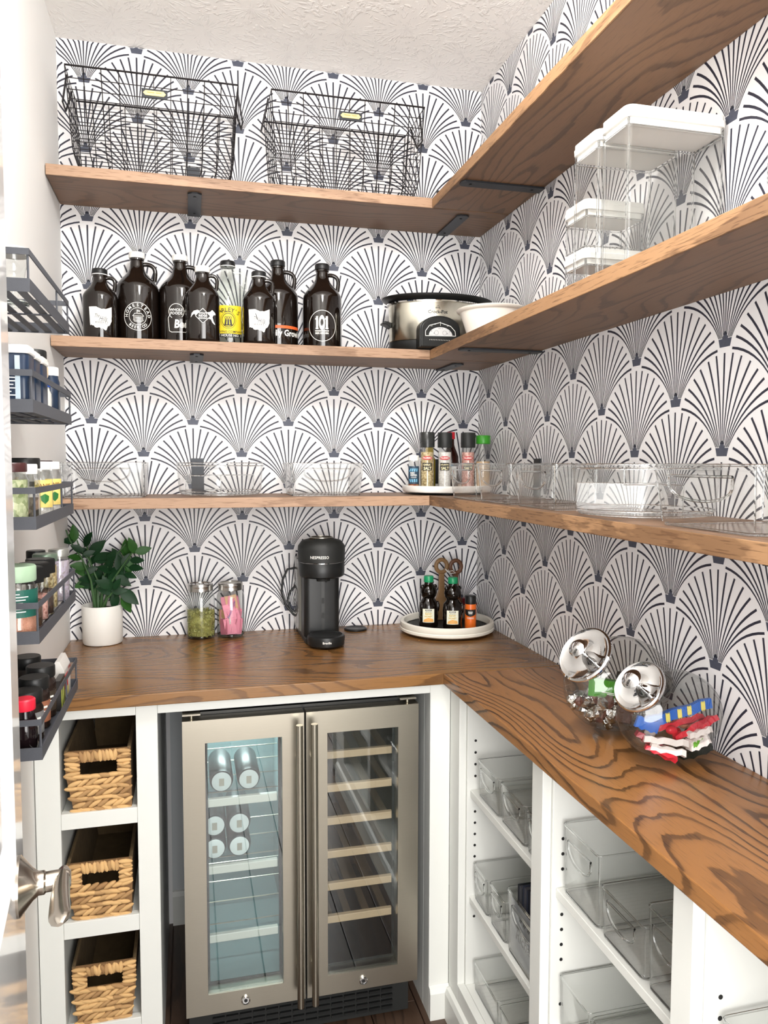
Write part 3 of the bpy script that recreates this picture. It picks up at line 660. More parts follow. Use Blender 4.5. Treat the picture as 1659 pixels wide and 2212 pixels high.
# ---------------------------------------------------------------- wire baskets on the top shelf
ZT = 2.2031
def wire_basket(x0, x1, label):
    """tapered wire basket: local origin at the back left base corner"""
    t = thing('wire_basket', label, 'basket', (0,0,0))
    yF, yB = -0.228, -0.022; Hh = 0.254
    bx0, bx1, byF, byB = x0+0.030, x1-0.030, -0.200, -0.045
    R = 0.0016
    def cr(f, r=None):   # ring at height share f
        g = min(1.0, f/0.24); g = 1-(1-g)**2
        xa = bx0+(x0-bx0)*(0.45*g+0.55*f); xb = bx1+(x1-bx1)*(0.45*g+0.55*f); ya = byF+(yF-byF)*(0.45*g+0.55*f); yb = byB+(yB-byB)*(0.45*g+0.55*f)
        return xa, xb, ya, yb, ZT+R+Hh*f
    w_ = MB()
    lv = [0.0, 0.06, 0.13, 0.20, 0.27, 0.35, 0.43, 0.51, 0.59, 0.68, 0.77, 0.88]
    for f in lv:
        xa, xb, ya, yb, z = cr(f); w_.tube([(xa,ya,z),(xb,ya,z),(xb,yb,z),(xa,yb,z)], R*0.8, 4, True)
    for i in range(1, 10):
        s_ = i/10
        for fr_ in (True, False):
            w_.tube([(cr(f)[0]+(cr(f)[1]-cr(f)[0])*s_, cr(f)[2] if fr_ else cr(f)[3], cr(f)[4]) for f in (0, .06, .13, .2, .5, 1)], R*0.8, 4)
    for i in range(0, 6):
        s_ = i/5
        for side in (0, 1):
            w_.tube([(cr(f)[side], cr(f)[2]+(cr(f)[3]-cr(f)[2])*s_, cr(f)[4]) for f in (0, .06, .13, .2, .5, 1)], R*0.8, 4)
    for i in range(7):
        y = byF+(byB-byF)*i/6; w_.tube([(bx0, y, ZT+R), (bx1, y, ZT+R)], R*0.8, 4)
    for i in range(11):
        x = bx0+(bx1-bx0)*i/10; w_.tube([(x, byF, ZT+2*R), (x, byB, ZT+2*R)], R*0.8, 4)
    obj('wire_mesh', w_, M_black, t, fix=False, kind='stuff')
    xa, xb, ya, yb, z = cr(1.0)
    obj('rim', MB().tube([(xa,ya,z),(xb,ya,z),(xb,yb,z),(xa,yb,z)], 0.0026, 6, True), M_black, t)
    for side, s_ in ((0, -1), (1, 1)):
        X = (xa if side == 0 else xb)+s_*0.003; pts = [(X, ya+0.055, z), (X+s_*0.004, ya+0.06, z-0.02), (X+s_*0.014, ya+0.075, z-0.062), (X+s_*0.014, yb-0.075, z-0.062), (X+s_*0.004, yb-0.06, z-0.02), (X, yb-0.055, z)]
        obj('handle', MB().tube(pts, 0.0026, 6), M_black, t)
    xm = (x0+x1)/2+0.005
    pl = obj('label_holder', MB().box(xm-0.036, xm+0.030, yF-0.001, yF+0.0005, ZT+0.196, ZT+0.219), M_iron, t)
    pb = MB().prism([(xm-0.026, ZT+0.2015), (xm+0.020, ZT+0.2015), (xm+0.026, ZT+0.2075), (xm+0.020, ZT+0.2140), (xm-0.026, ZT+0.2140), (xm-0.032, ZT+0.2075)], yF-0.0025, yF-0.0012, 'y')
    obj('brass_plate', pb, mat('brass', S(232, 214, 150), 0.35, 0.5), pl)
    lt = MB(); line2(lt, [(xm-.021, ZT+.2090), (xm-.004, ZT+.2090)], .0018); line2(lt, [(xm+.001, ZT+.2090), (xm+.014, ZT+.2090)], .0018); upright(lt, yF-0.0027); obj('worn_marks', lt, mat('brass_marks', S(176, 146, 70), .4, .5), pl, fix=False, kind='stuff')
    return t
wire_basket(-1.228, -0.790, 'black wire basket with brass tag, nearest the left wall on the high shelf')
wire_basket(-0.700, -0.262, 'black wire basket with brass tag, nearest the room corner on the high shelf')

# ---------------------------------------------------------------- white-lidded canisters on the right middle shelf
def canister(x0, x1, y0, y1, z0, Ht, label):
    t = thing('storage_canister', label, 'container', ((x0+x1)/2, (y0+y1)/2, z0), (0,0,0), 'clear canisters with white lids')
    a, b = (x1-x0)/2, (y1-y0)/2; lh = 0.021
    body = MB(); f = lambda i, z, r: [(p[0], p[1], z) for p in rrect(-a+i, a-i, -b+i, b-i, r)]
    body.loft([f(0.003, 0.0, .010), f(0.001, 0.004, .012), f(0.0012, Ht-0.030, .012), f(0.0012, Ht-lh, .012)], caps=False)
    body.add(f(0.003, 0.0, .010), [tuple(range(20))])
    obj('clear_body', body, M_clear, t, fix=False)
    inner = MB().loft([f(0.007, 0.006, .008), f(0.0045, Ht-0.03, .010)], caps=False); obj('inner_wall', inner, M_clear, t, fix=False)
    e = MB()
    for sx in (-1, 1):
        for sy in (-1, 1): e.tube([(sx*(a-0.005), sy*(b-0.005), 0.003), (sx*(a-0.005), sy*(b-0.005), Ht-lh-.001)], 0.0022, 6)
    e.tube([(p[0], p[1], Ht-0.034) for p in rrect(-a+.002, a-.002, -b+.002, b-.002, .011)], 0.0013, 5, True)
    e.tube([(p[0], p[1], 0.003) for p in rrect(-a+.003, a-.003, -b+.003, b-.003, .011)], 0.0018, 5, True)
    obj('edge', e, M_rim, t)
    lid = MB(); lid.loft([f(0.004, Ht-lh-0.010, .009), f(0.004, Ht-lh, .009), f(-0.0012, Ht-lh+0.0004, .014), f(-0.0018, Ht-0.010, .014), f(-0.0004, Ht-0.009, .014), f(-0.0004, Ht-0.001, .014), f(0.0015, Ht, .013)], sm=False)
    obj('lid', lid, M_wht, t)
    return t
canister(-0.202, -0.006, -1.206, -1.116, ZM+0.0003, 0.279, 'tallest clear canister with white lid, front one on the right middle shelf')
canister(-0.202, -0.030, -1.107, -1.012, ZM+0.0003, 0.279, 'tall clear canister with white lid, directly behind the front canister')
canister(-0.166, -0.030, -1.000, -0.908, ZM+0.0003, 0.0965, 'short clear canister, lower one of the stack of two')
canister(-0.166, -0.030, -1.000, -0.908, ZM+0.0975, 0.0945, 'short clear canister, upper one of the stack of two')
canister(-0.202, -0.030, -1.640, -1.533, ZM+0.0003, 0.165, 'clear canister with white lid cut by the right frame edge')

# ---------------------------------------------------------------- clear bins
def clear_bin(label, x0, x1, y0, y1, z0, Ht, front='y', flare=0.006, lip=0.003, rad=0.012, handle=True, group='clear bins', notch=False, name='storage_bin', tintm=None, cat='bin'):
    """clear box bin with rounded corners, rim bead, base bead and a D shaped finger hole bead on the front"""
    cxm, cym = (x0+x1)/2, (y0+y1)/2
    t = thing(name, label, cat, (cxm, cym, z0), (0,0,0), group)
    a, b = (x1-x0)/2, (y1-y0)/2
    f = lambda i, z, r: [(p[0], p[1], z) for p in rrect(-a+i, a-i, -b+i, b-i, max(0.002, r))]
    M1 = tintm or M_clear
    sh = MB().loft([f(flare+0.004, 0.0015, rad*.8), f(flare, 0.006, rad), f(0.0, Ht-0.001, rad)], caps=False)
    sh.add(f(flare+0.004, 0.0015, rad*.8), [tuple(range(20))])
    obj('shell', sh, M1, t, fix=False)
    obj('inner_shell', MB().loft([f(flare+0.0035, 0.005, rad*.9), f(0.0025, Ht-0.001, rad*.9)], caps=False), M1, t, fix=False)
    e = MB(); e.tube([(p[0], p[1], Ht-0.0013) for p in rrect(-a+.0012, a-.0012, -b+.0012, b-.0012, rad)], 0.0019, 6, True)
    if lip: e.tube([(p[0], p[1], Ht-0.0085) for p in rrect(-a-lip*.4+.0012, a+lip*.4-.0012, -b-lip*.4+.0012, b+lip*.4-.0012, rad)], 0.0008, 4, True)
    obj('rim', e, M_rim, t, kind='stuff' if lip else None)
    e = MB(); e.tube([(p[0], p[1], 0.0022) for p in rrect(-a+flare+.002, a-flare-.002, -b+flare+.002, b-flare-.002, rad)], 0.0019, 6, True)
    obj('base_bead', e, M_rim, t)
    c = MB()
    for sx in (-1, 1):
        for sy in (-1, 1):
            d0 = flare+0.0035; c.tube([(sx*(a-d0-.001), sy*(b-d0-.001), 0.006), (sx*(a-.0045), sy*(b-.0045), Ht-.003)], 0.0014, 5)
    obj('corner_edge', c, M_rim, t)
    if handle:
        wd = (b if front == 'x' else a)*0.62; zt = Ht*0.82; dp = min(0.030, Ht*0.42)
        prof = [(-wd, zt)]+[(-wd*math.cos(PI*k/14), zt-0.006-dp*math.sin(PI*k/14)**0.7) for k in range(15)]+[(wd, zt)]
        if front == 'x': pts = [(-a+flare*(1-q[1]/Ht)-0.0006, -q[0], q[1]) for q in prof]
        else: pts = [(q[0], -b+flare*(1-q[1]/Ht)-0.0006, q[1]) for q in prof]
        obj('finger_hole_rim', MB().tube(pts, 0.0021, 6, True), M_rim, t)
    return t
def ribs(t, a, b, n, axis='y', z=0.0035):
    r = MB()
    for i in range(n):
        y = -b+2*b*(i+0.5)/n
        if axis == 'y': r.box(-a+.012, a-.012, y-0.0006, y+0.0006, z-.0012, z)
        else: r.box(y-0.0006, y+0.0006, -a+.012, a-.012, z-.0012, z)
    obj('floor_ribs', r, M_clear, t, fix=False, kind='stuff')
ZL = 1.3442; GB = 'clear bins on the lowest shelf'
clear_bin('wide low clear bin at the left wall end of the lowest shelf', -1.268, -1.047, -0.208, -0.030, ZL, 0.0955, 'y', .004, group=GB)
clear_bin('low clear bin near the middle of the back lowest shelf, left of the spice turntable', -0.655, -0.436, -0.216, -0.040, ZL, 0.0945, 'y', .008, group=GB)
clear_bin('clear bin on the right lowest shelf, nearest the room corner', -0.238, -0.020, -0.588, -0.392, ZL, 0.0945, 'x', .008, group=GB)
clear_bin('clear bin on the right lowest shelf, second from the room corner', -0.238, -0.020, -0.798, -0.600, ZL, 0.0945, 'x', .008, group=GB)
clear_bin('clear bin on the right lowest shelf, just behind the clear divided turntable', -0.232, -0.020, -1.010, -0.812, ZL, 0.0945, 'x', .008, group=GB)
clear_bin('wide clear bin on the right lowest shelf, just in front of the clear divided turntable', -0.230, -0.018, -1.570, -1.340, ZL, 0.0945, 'x', .010, rad=.018, group=GB)
clear_bin('clear bin on the right lowest shelf cut by the right frame edge', -0.230, -0.018, -1.815, -1.588, ZL, 0.0945, 'x', .010, rad=.018, group=GB)

def clear_turntable(label, cx, cy, R, Ht, lift=0.006):
    t = thing('divided_turntable', label, 'turntable', (cx, cy, ZL))
    obj('foot', MB().lathe([(R*.6, 0), (R*.6, lift)], 40, caps=True), M_clear, t, fix=False)
    sh = MB().lathe([(R*.9, lift), (R*.95, lift+.006), (R, Ht)], 56, caps=False); sh.lathe([(R*.9, lift+.001), (0, lift+.001)], 56, caps=False)
    obj('shell', sh, M_clear, t, fix=False)
    e = MB()
    for r, z in ((R, Ht-.0013), (R+.0015, Ht-.009), (R*.945, lift+.008), (R*.90, lift)): e.tube([(r*math.cos(2*PI*k/56), r*math.sin(2*PI*k/56), z) for k in range(56)], 0.0014, 5, True)
    obj('rim', e, M_rim, t, kind='stuff')
    for k in range(3):
        a = 2*PI*k/3+0.5; d = MB(); p, q = (math.cos(a), math.sin(a)), (-math.sin(a)*.001, math.cos(a)*.001)
        d.prism([(q[0], q[1]), (p[0]*R*.93+q[0], p[1]*R*.93+q[1]), (p[0]*R*.93-q[0], p[1]*R*.93-q[1]), (-q[0], -q[1])], lift+.001, Ht*.62); obj('divider', d, M_clear, t, fix=False)
        obj('divider_edge', MB().tube([(0, 0, Ht*.62), (p[0]*R*.93, p[1]*R*.93, Ht*.62), (p[0]*R*.93, p[1]*R*.93, lift)], 0.0012, 5), M_rim, t)
    a0 = -2.4; seg = [(R*1.0*math.cos(a0+.55*s_), R*1.0*math.sin(a0+.55*s_)) for s_ in (0, .25, .5, .75, 1)]
    hp = [(seg[0][0], seg[0][1], Ht-.004)]+[(p[0]*.995, p[1]*.995, Ht-.036) for p in seg]+[(seg[-1][0], seg[-1][1], Ht-.004)]
    obj('bin_front', MB().tube(hp, 0.0014, 5), M_rim, t)
    return t
clear_turntable('round clear divided turntable between two bins on the back lowest shelf', -0.845, -0.135, 0.122, 0.0955)
clear_turntable('round clear divided turntable on the right lowest shelf', -0.134, -1.175, 0.127, 0.0955)

# ---------------------------------------------------------------- spice turntable
tx, ty, tz = -0.160, -0.150, ZL
t = thing('spice_turntable', 'white rimmed turntable of grinders and bottles on the lowest shelf corner', 'turntable', (tx, ty, tz))
obj('base', MB().lathe([(0.095, 0), (0.098, 0.002), (0.098, 0.006)], 48), M_blk, t)
obj('tray_rim', MB().lathe([(0.128, 0.0062), (0.134, 0.008), (0.137, 0.013), (0.138, 0.026), (0.134, 0.0275), (0.131, 0.026), (0.130, 0.012)], 64, caps=False), M_wht, t)
obj('tray_floor', MB().lathe([(0.1305, 0.0065), (0.1305, 0.010), (0.0, 0.0101)], 48), M_blkm, t)
FZ = tz+0.0104
def shaker(name, label, loc, R, bodyH, capH, capR, glassm, fillm, fillH, capm, cat='jar', group=None, square=False, neck=0.004, ribbed=False, fillmats=None):
    t = thing(name, label, cat, loc, (0,0,0), group)
    seg = 4 if square else 32; ph = 0.5 if square else 0; k = 1.32 if square else 1.0
    pr = [(R*.9*k, 0.0), (R*k, .002), (R*k, bodyH-.008), (R*.86*k, bodyH-.001), (R*.84*k, bodyH+neck)]
    b = MB().lathe(pr, seg, ph=ph)
    if square: b.s = [False]*len(b.s)
    obj('glass_body', b, glassm, t)
    if fillm:
        fb = MB().lathe([(R*.84*k, .0025), (R*.93*k, .004), (R*.93*k, fillH)], seg, ph=ph)
        if square: fb.s = [False]*len(fb.s)
        obj('contents', fb, fillm, t)
    c = MB().lathe([(capR*.98, bodyH+neck), (capR, bodyH+neck+.002), (capR, bodyH+neck+capH-.002), (capR*.94, bodyH+neck+capH)], 6 if ribbed == 'hex' else 32)
    if ribbed == 'hex': c.s = [False]*len(c.s)
    obj('cap', c, capm, t)
    return t
def speck(name, c1, c2, sc=260.0, rough=0.8):
    m = bpy.data.materials.new(name); m.use_nodes = True; N, L = nt(m); b = N['Principled BSDF']; b.inputs['Roughness'].default_value = rough
    tc = N.new('ShaderNodeTexCoord'); v = N.new('ShaderNodeTexVoronoi'); v.inputs['Scale'].default_value = sc; L.new(tc.outputs['Object'], v.inputs['Vector'])
    sp = N.new('ShaderNodeSeparateColor'); L.new(v.outputs['Color'], sp.inputs[0]); mx = N.new('ShaderNodeMix'); mx.data_type = 'RGBA'
    L.new(sp.outputs[0], mx.inputs['Factor']); mx.inputs['A'].default_value = c1; mx.inputs['B'].default_value = c2; L.new(mx.outputs['Result'], b.inputs['Base Color'])
    bp = N.new('ShaderNodeBump'); bp.inputs['Distance'].default_value = .001; bp.inputs['Strength'].default_value = .6; L.new(v.outputs['Distance'], bp.inputs['Height']); L.new(bp.outputs[0], b.inputs['Normal'])
    return m
M_garlic = speck('garlic_salt', S(214, 196, 150), S(138, 112, 64))
M_salt = speck('white_salt', S(236, 232, 226), S(206, 200, 194))
M_pink = speck('pink_salt', S(226, 180, 168), S(176, 112, 100))
M_tan = speck('tan_powder', S(222, 190, 152), S(204, 168, 128), 500)
M_pepper = speck('red_pepper', S(150, 50, 34), S(214, 160, 110))
M_red = P_('red_print', 190, 40, 44); M_green = P_('green_cap', 58, 150, 40, 0.35)
M_cream = P_('cream_print', 236, 224, 180)
def grinder(label, loc, fillm, words, capm):
    t = shaker('salt_grinder', label, loc, 0.0205, 0.128, 0.046, 0.0225, M_clearg, fillm, 0.118, capm, 'grinder', 'salt grinders on the turntable')
    a_ = face(loc[0], loc[1])
    obj('cap_band', MB().lathe([(0.0232, 0.145), (0.0232, 0.1465)], 32, caps=False), M_blk, t)
    el = MB().add([(.0168*math.cos(2*PI*k/24), .0055*math.sin(2*PI*k/24), 0) for k in range(24)], [tuple(range(24))]); art(t, el, .0205, .100, [M_red], 'red_badge', a_, .0006, .004)
    art(t, text_mb('PALERMO', .0072, .02, 0, .85), .0205, .100, [M_print], 'lettering', a_, .0010, .004)
    art(t, MB().add([(-.0145,-.0115,0),(.0145,-.0115,0),(.0145,.0115,0),(-.0145,.0115,0)], [(0,1,2,3)]), .0205, .074, [M_pblack], 'label', a_, .0006, .004)
    w_ = shift(text_mb(words[0], .0078 if len(words[0]) < 7 else .0062, .03, 0, .85), 0, .0055); w_.join(shift(text_mb('SALT', .0125, .035, 0, .85), .001, -.0055))
    art(t, w_, .0205, .074, [M_cream], 'lettering', a_, .0010, .004)
    return t
M_capk = P_('grinder_cap_grey_black', 44, 45, 44, 0.25)
grinder('grinder of beige garlic salt flakes with glossy black cap, leftmost grinder on the turntable', (-0.2300, -0.170, FZ), M_garlic, ('GARLIC',), M_capk)
grinder('grinder of white salt with matte black cap in the middle of the turntable', (-0.1720, -0.165, FZ), M_salt, ('ATLANTIC',), M_blkm)
grinder('grinder of pink salt with matte black cap beside the green lidded shaker', (-0.0985, -0.170, FZ), M_pink, ('HIMALAYAN',), M_blkm)
l_ = (-0.266, -0.148, FZ); t = shaker('pepper_jar', 'small red pepper jar with white cap and blue label on the turntable', l_, 0.0175, 0.088, 0.016, 0.0165, M_clearg, M_pepper, 0.060, M_capw)
a_ = face(*l_[:2]); M_lblue = P_('label_slate_blue', 44, 66, 84); M_lb2 = P_('label_light_blue', 110, 170, 200)
art(t, MB().add([(-.019,-.027,0),(.019,-.027,0),(.019,.027,0),(-.019,.027,0)], [(0,1,2,3)]), .0175, .048, [M_lblue], 'label', a_, .0006, .004)
w_ = MB(); 
for q in range(4): line2(w_, [(-.012+.007*q, .012), (-.008+.006*q, .019)], .004); line2(w_, [(-.012+.007*q, -.013), (-.009+.006*q, -.020)], .004)
art(t, w_, .0175, .048, [M_lb2], 'label_pattern', a_, .0009, .004)['kind'] = 'stuff'
w_ = shift(text_mb('RED', .0072, .02), -.004, .0062); w_.join(shift(text_mb('PEPPER', .0072, .02, 0, .9), 0, -.0005)); w_.join(shift(text_mb('CRUSHED', .0038, .01), 0, -.0068))
art(t, w_, .0175, .048, [M_print], 'lettering', a_, .0011, .004)
t = shaker('spice_shaker', 'clear shaker of tan powder with bright green lid on the turntable', (-0.0500, -0.172, FZ), 0.0225, 0.140, 0.026, 0.0225, M_clearg, M_tan, 0.090, M_green)
l_ = (-0.1300, -0.100, FZ); t = thing('sauce_bottle', 'dark sauce bottle with red cap behind the grinders', 'bottle', l_)
obj('glass_body', MB().lathe([(.022, 0), (.024, .003), (.024, .105), (.018, .122), (.011, .138), (.010, .160)], 28), P_('soy_dark', 40, 14, 10, .1), t)
obj('cap', MB().lathe([(.0125, .1602), (.0130, .162), (.0125, .182)], 24), P_('cap_red', 186, 30, 44, .35), t)
art(t, MB().add([(-.02,-.02,0),(.02,-.02,0),(.02,.02,0),(-.02,.02,0)], [(0,1,2,3)]), .024, .055, [M_print], 'label', face(*l_[:2]), .0006)
l_ = (-0.2020, -0.105, FZ); t = thing('oil_bottle', 'amber bottle with yellow cap half hidden behind the garlic grinder', 'bottle', l_)
obj('glass_body', MB().lathe([(.018, 0), (.019, .003), (.019, .095), (.012, .108), (.011, .118)], 28), P_('olive_oil', 128, 112, 30, .15), t)
obj('cap', MB().lathe([(.0120, .1182), (.0124, .120), (.0118, .136)], 24), P_('cap_yellow', 206, 178, 60, .4), t)

# ---------------------------------------------------------------- bins inside the open cabinet
def cab_bin(label, y0, y1, z0, Ht, x0=-0.262, x1=-0.02, grp='clear bins inside the open cabinet', **k):
    t = clear_bin(label, x0, x1, y0, y1, z0+0.0003, Ht, 'x', .003, lip=0.0, rad=.009, group=grp, **k)
    ribs(t, (x1-x0)/2, (y1-y0)/2, 12)
    return t
cab_bin('clear bin on the upper shelf of the corner cubby, farthest from the camera', -0.822, -0.690, 0.6310, 0.0905)
cab_bin('clear bin on the upper shelf of the corner cubby, middle of three', -0.962, -0.830, 0.6310, 0.0905)
cab_bin('clear bin on the upper shelf of the corner cubby, mostly hidden by the stile', -1.058, -0.968, 0.6310, 0.0905)
cab_bin('small clear bin on the middle shelf of the corner cubby, farthest from the camera', -0.760, -0.668, 0.3585, 0.090)
cab_bin('small clear bin on the middle shelf of the corner cubby, beside the bin of notebooks', -0.866, -0.772, 0.3585, 0.098)
nb = cab_bin('taller clear bin of dark notebooks with a handwritten name', -1.050, -0.874, 0.3585, 0.142)
cab_bin('wide clear bin on the floor of the corner cubby, farthest from the camera', -0.828, -0.672, ZB, 0.070, handle=False)
cab_bin('wide clear bin on the floor of the corner cubby, nearest the stile', -1.050, -0.838, ZB, 0.070, handle=False)
cab_bin('tall clear bin on the upper shelf of the middle cubby, farthest from the camera', -1.262, -1.130, 0.6345, 0.132)
cab_bin('low clear bin on the upper shelf of the middle cubby, between two taller bins', -1.400, -1.268, 0.6345, 0.088)
cab_bin('tall clear bin on the upper shelf of the middle cubby, nearest the camera', -1.508, -1.404, 0.6345, 0.132)
cab_bin('low clear bin on the lower shelf of the middle cubby, farthest from the camera', -1.238, -1.125, 0.358, 0.108, handle=False)
cab_bin('low clear bin on the lower shelf of the middle cubby, second from the far end', -1.420, -1.244, 0.358, 0.108, handle=False)
cab_bin('clear bin at the bottom right corner of the picture', -1.720, -1.576, 0.6345, 0.076)
M_grey = P_('grey_sheet', 150, 154, 158, 0.6)
for i, (y, hh, c_) in enumerate(((-0.905, 0.150, (34,36,40)), (-0.930, 0.160, (40,44,58)), (-0.958, 0.166, (24,26,34)), (-0.985, 0.158, (44,46,50)), (-1.012, 0.164, (28,32,52)))):
    t = thing('notebook', ['dark grey notebook, first in the clear bin', 'dark slate notebook, second in the clear bin', 'black notebook, third in the clear bin', 'dark grey notebook, fourth in the clear bin', 'navy notebook, last in the clear bin'][i], 'notebook', (-0.14, y, 0.3650), (0, 0, 0), 'notebooks in the clear bin')
    mc = P_('notebook_cover', *c_, 0.6)
    obj('cover', MB().box(-0.103, 0.10, -0.0105, -0.0095, 0, hh).box(-0.103, 0.10, 0.0095, 0.0105, 0, hh).box(0.099, 0.10, -0.0095, 0.0095, 0, hh), mc, t, fix=False)
    obj('pages', MB().box(-0.100, 0.0985, -0.0092, 0.0092, 0.002, hh-0.004), P_('page_grey', 70, 70, 76), t)
cd = thing('name_card', 'grey card with black handwriting behind the front of the notebook bin', 'card', (-0.2545, -0.962, 0.3655))
obj('card_sheet', MB().box(0, 0.0008, -0.078, 0.076, 0, 0.118), M_grey, cd)
w_ = text_mb('Richard', .034, .012, .25, .95); w_.join(shift(text_mb('w w w L', .020, .01, .2), 0.0, .042)); w_.v = [(-0.0004, -x, y+.050) for x, y, z in w_.v]
obj('handwriting', w_, M_pblack, cd, fix=False)

# ---------------------------------------------------------------- potted plant
M_leaf = mat('leaf_green', S(20, 50, 26), 0.38, noise=0.35, nscale=30, spec=.18)
M_leaf2 = mat('leaf_light_green', S(44, 84, 34), 0.4, noise=0.3, nscale=30, spec=.18)
M_stem = mat('stem_green', S(52, 84, 44), 0.5)
PX, PY = -1.183, -0.060
t = thing('potted_plant', 'glossy green leafy plant in a white cylindrical pot on the counter', 'plant', (PX, PY, ZC))
obj('pot', MB().lathe([(.048, 0), (.053, .002), (.0555, .008), (.0565, .110), (.0555, .113), (.0525, .113), (.0515, .100), (0, .099)], 48), P_('pot_white', 228, 226, 220, 0.45), t)
obj('soil', MB().lathe([(.0512, .0995), (.0, .103)], 24), P_('soil', 52, 42, 34, .9, bump=.8, bscale=120), t)
KP = 0.001275
def pp(px, py, d=0.0): return Vector(((px-222)*KP, d, (1308-py)*KP+0.113))
STEMS = [([(206,1306),(200,1250),(182,1200),(158,1160),(150,1135)], -.012, [(167,1142,33,95,1),(154,1160,27,178,1),(173,1176,26,150,0),(166,1198,27,165,1),(160,1150,22,60,1)]),
 ([(212,1306),(214,1255),(195,1205),(176,1178),(171,1160)], .004, [(174,1218,32,172,1),(185,1233,40,172,1),(192,1249,36,176,1),(176,1262,28,200,1),(216,1238,32,80,1),(203,1267,25,40,0),(196,1190,24,20,0),(188,1262,34,190,0),(200,1228,26,30,0)]),
 ([(207,1306),(205,1240),(192,1190),(190,1170)], .018, [(194,1159,35,62,0),(213,1178,42,42,0),(180,1186,26,160,0),(206,1205,28,50,0)]),
 ([(220,1306),(224,1250),(245,1205),(268,1180),(276,1170)], -.004, [(227,1200,42,22,0),(256,1196,34,120,0),(277,1183,42,95,1),(240,1216,38,60,0),(262,1215,38,100,0),(238,1236,40,130,0),(246,1196,30,60,0),(232,1226,34,160,0),(270,1244,32,110,0),(254,1250,34,80,0),(252,1232,36,40,0),(268,1232,36,75,0)]),
 ([(226,1306),(240,1262),(272,1215),(290,1190),(300,1178)], -.018, [(291,1172,34,110,1),(315,1184,32,14,1),(301,1207,28,0,0),(298,1225,29,-5,0),(283,1219,34,85,1),(287,1241,25,-20,0),(262,1250,34,-60,0),(246,1248,36,230,0),(276,1205,28,60,0)]),
 ([(222,1306),(236,1290),(252,1272),(264,1262)], -.028, [(236,1272,42,172,0),(251,1280,30,230,0),(251,1299,34,262,0),(283,1289,46,-42,0),(276,1306,40,-66,1),(270,1253,36,-35,0),(258,1258,26,60,0),(228,1258,34,150,0),(244,1266,30,100,0),(262,1274,30,0,0),(232,1256,30,110,0)])]
rr = random.Random(11)
def leaf_mb(L_, W_):
    b = MB(); n = 8; vs = []
    for i in range(n+1):
        u = i/n; w_ = W_*math.sin(PI*min(1, u**0.85))*(1-0.12*u)+(0.0006 if 0 < i < n else 0); bend = -0.10*L_*(u-0.4)**2
        vs += [(u*L_, -w_, 0.16*w_+bend), (u*L_, 0, bend), (u*L_, w_, 0.16*w_+bend)]
    fs = []
    for i in range(n): fs += [(3*i, 3*i+3, 3*i+4, 3*i+1), (3*i+1, 3*i+4, 3*i+5, 3*i+2)]
    return b.add(vs, fs, 0, True)
LB = {}
for pts, d, lv in STEMS:
    P3 = [pp(x, y, d) for x, y in pts]
    P3[0] = Vector((P3[0].x*0.9, d*0.6, 0.100)); n = len(P3)
    st = obj('stem', MB().tube([P3[0]+(P3[0]-P3[1])*0.0]+P3[1:], [0.0055]+[0.0034-0.0018*i/n for i in range(1, n)], 8), M_stem, t)
    for (lx, ly, ln, an, kind) in lv:
        L_ = ln*KP*1.22; W_ = L_*0.255; a_ = math.radians(an); cen = pp(lx, ly, d+rr.uniform(-.012, .012))
        dirv = Vector((math.cos(a_), rr.uniform(-.35, .15), math.sin(a_))).normalized()
        nrm = Vector((rr.uniform(-.45, .45), -1, rr.uniform(0.0, .7))).normalized(); side = nrm.cross(dirv).normalized(); nrm = dirv.cross(side).normalized()
        M_ = Matrix((dirv, side, nrm)).transposed().to_4x4(); M_.translation = cen - dirv*L_/2
        lf = leaf_mb(L_, W_).xf(M_)
        near = min(P3[1:], key=lambda q: (q-(cen-dirv*L_/2)).length)
        lf.tube([near, cen-dirv*L_/2], 0.0010, 5)
        obj('leaf', lf, M_leaf2 if (kind and rr.random() < .75) else M_leaf, st, fix=False)

# ---------------------------------------------------------------- mason jars
def mason(label, loc):
    t = thing('mason_jar', label, 'jar', loc, (0,0,0), 'mason jars on the counter')
    obj('glass_body', MB().lathe([(.030, 0), (.0385, .002), (.0415, .010), (.0415, .118), (.039, .130), (.034, .140), (.0335, .147)], 40, caps=False), M_clearg, t, fix=False)
    obj('glass_base', MB().lathe([(.0, .0015), (.034, .002), (.039, .007), (.0385, .010), (.034, .0065), (0, .006)], 36, caps=False), M_gthick, t)
    obj('screw_band', MB().lathe([(.0365, .143), (.0368, .147), (.0362, .149), (.0368, .151), (.0362, .153), (.0368, .155), (.0365, .162), (.0350, .1645), (.031, .1648), (.031, .1635)], 44, caps=False), mat('jar_band', S(196,194,190), .25, 1.0), t)
    obj('lid', MB().lathe([(.0312, .1632), (.028, .1636), (0, .1636)], 40, caps=False), M_clearg if 'seeds' in label else M_steel, t)
    return t
def blob(mb, c, rx, ry, rz, rot=None, seg=6, rings=4, mi=0):
    vs = []
    for i in range(rings+1):
        a = -PI/2+PI*i/rings
        for k in range(seg):
            g = 2*PI*k/seg; v = Vector((rx*math.cos(a)*math.cos(g), ry*math.cos(a)*math.sin(g), rz*math.sin(a)))
            if rot: v = rot @ v
            vs.append(v+Vector(c))
    fs = [(i*seg+k, i*seg+(k+1) % seg, (i+1)*seg+(k+1) % seg, (i+1)*seg+k) for i in range(rings) for k in range(seg)]
    mb.add(vs, fs, mi, True); return mb
from mathutils import Euler
t = mason('mason jar half full of green pumpkin seeds beside the plant side', (-0.904, -0.058, ZC))
sd = MB()
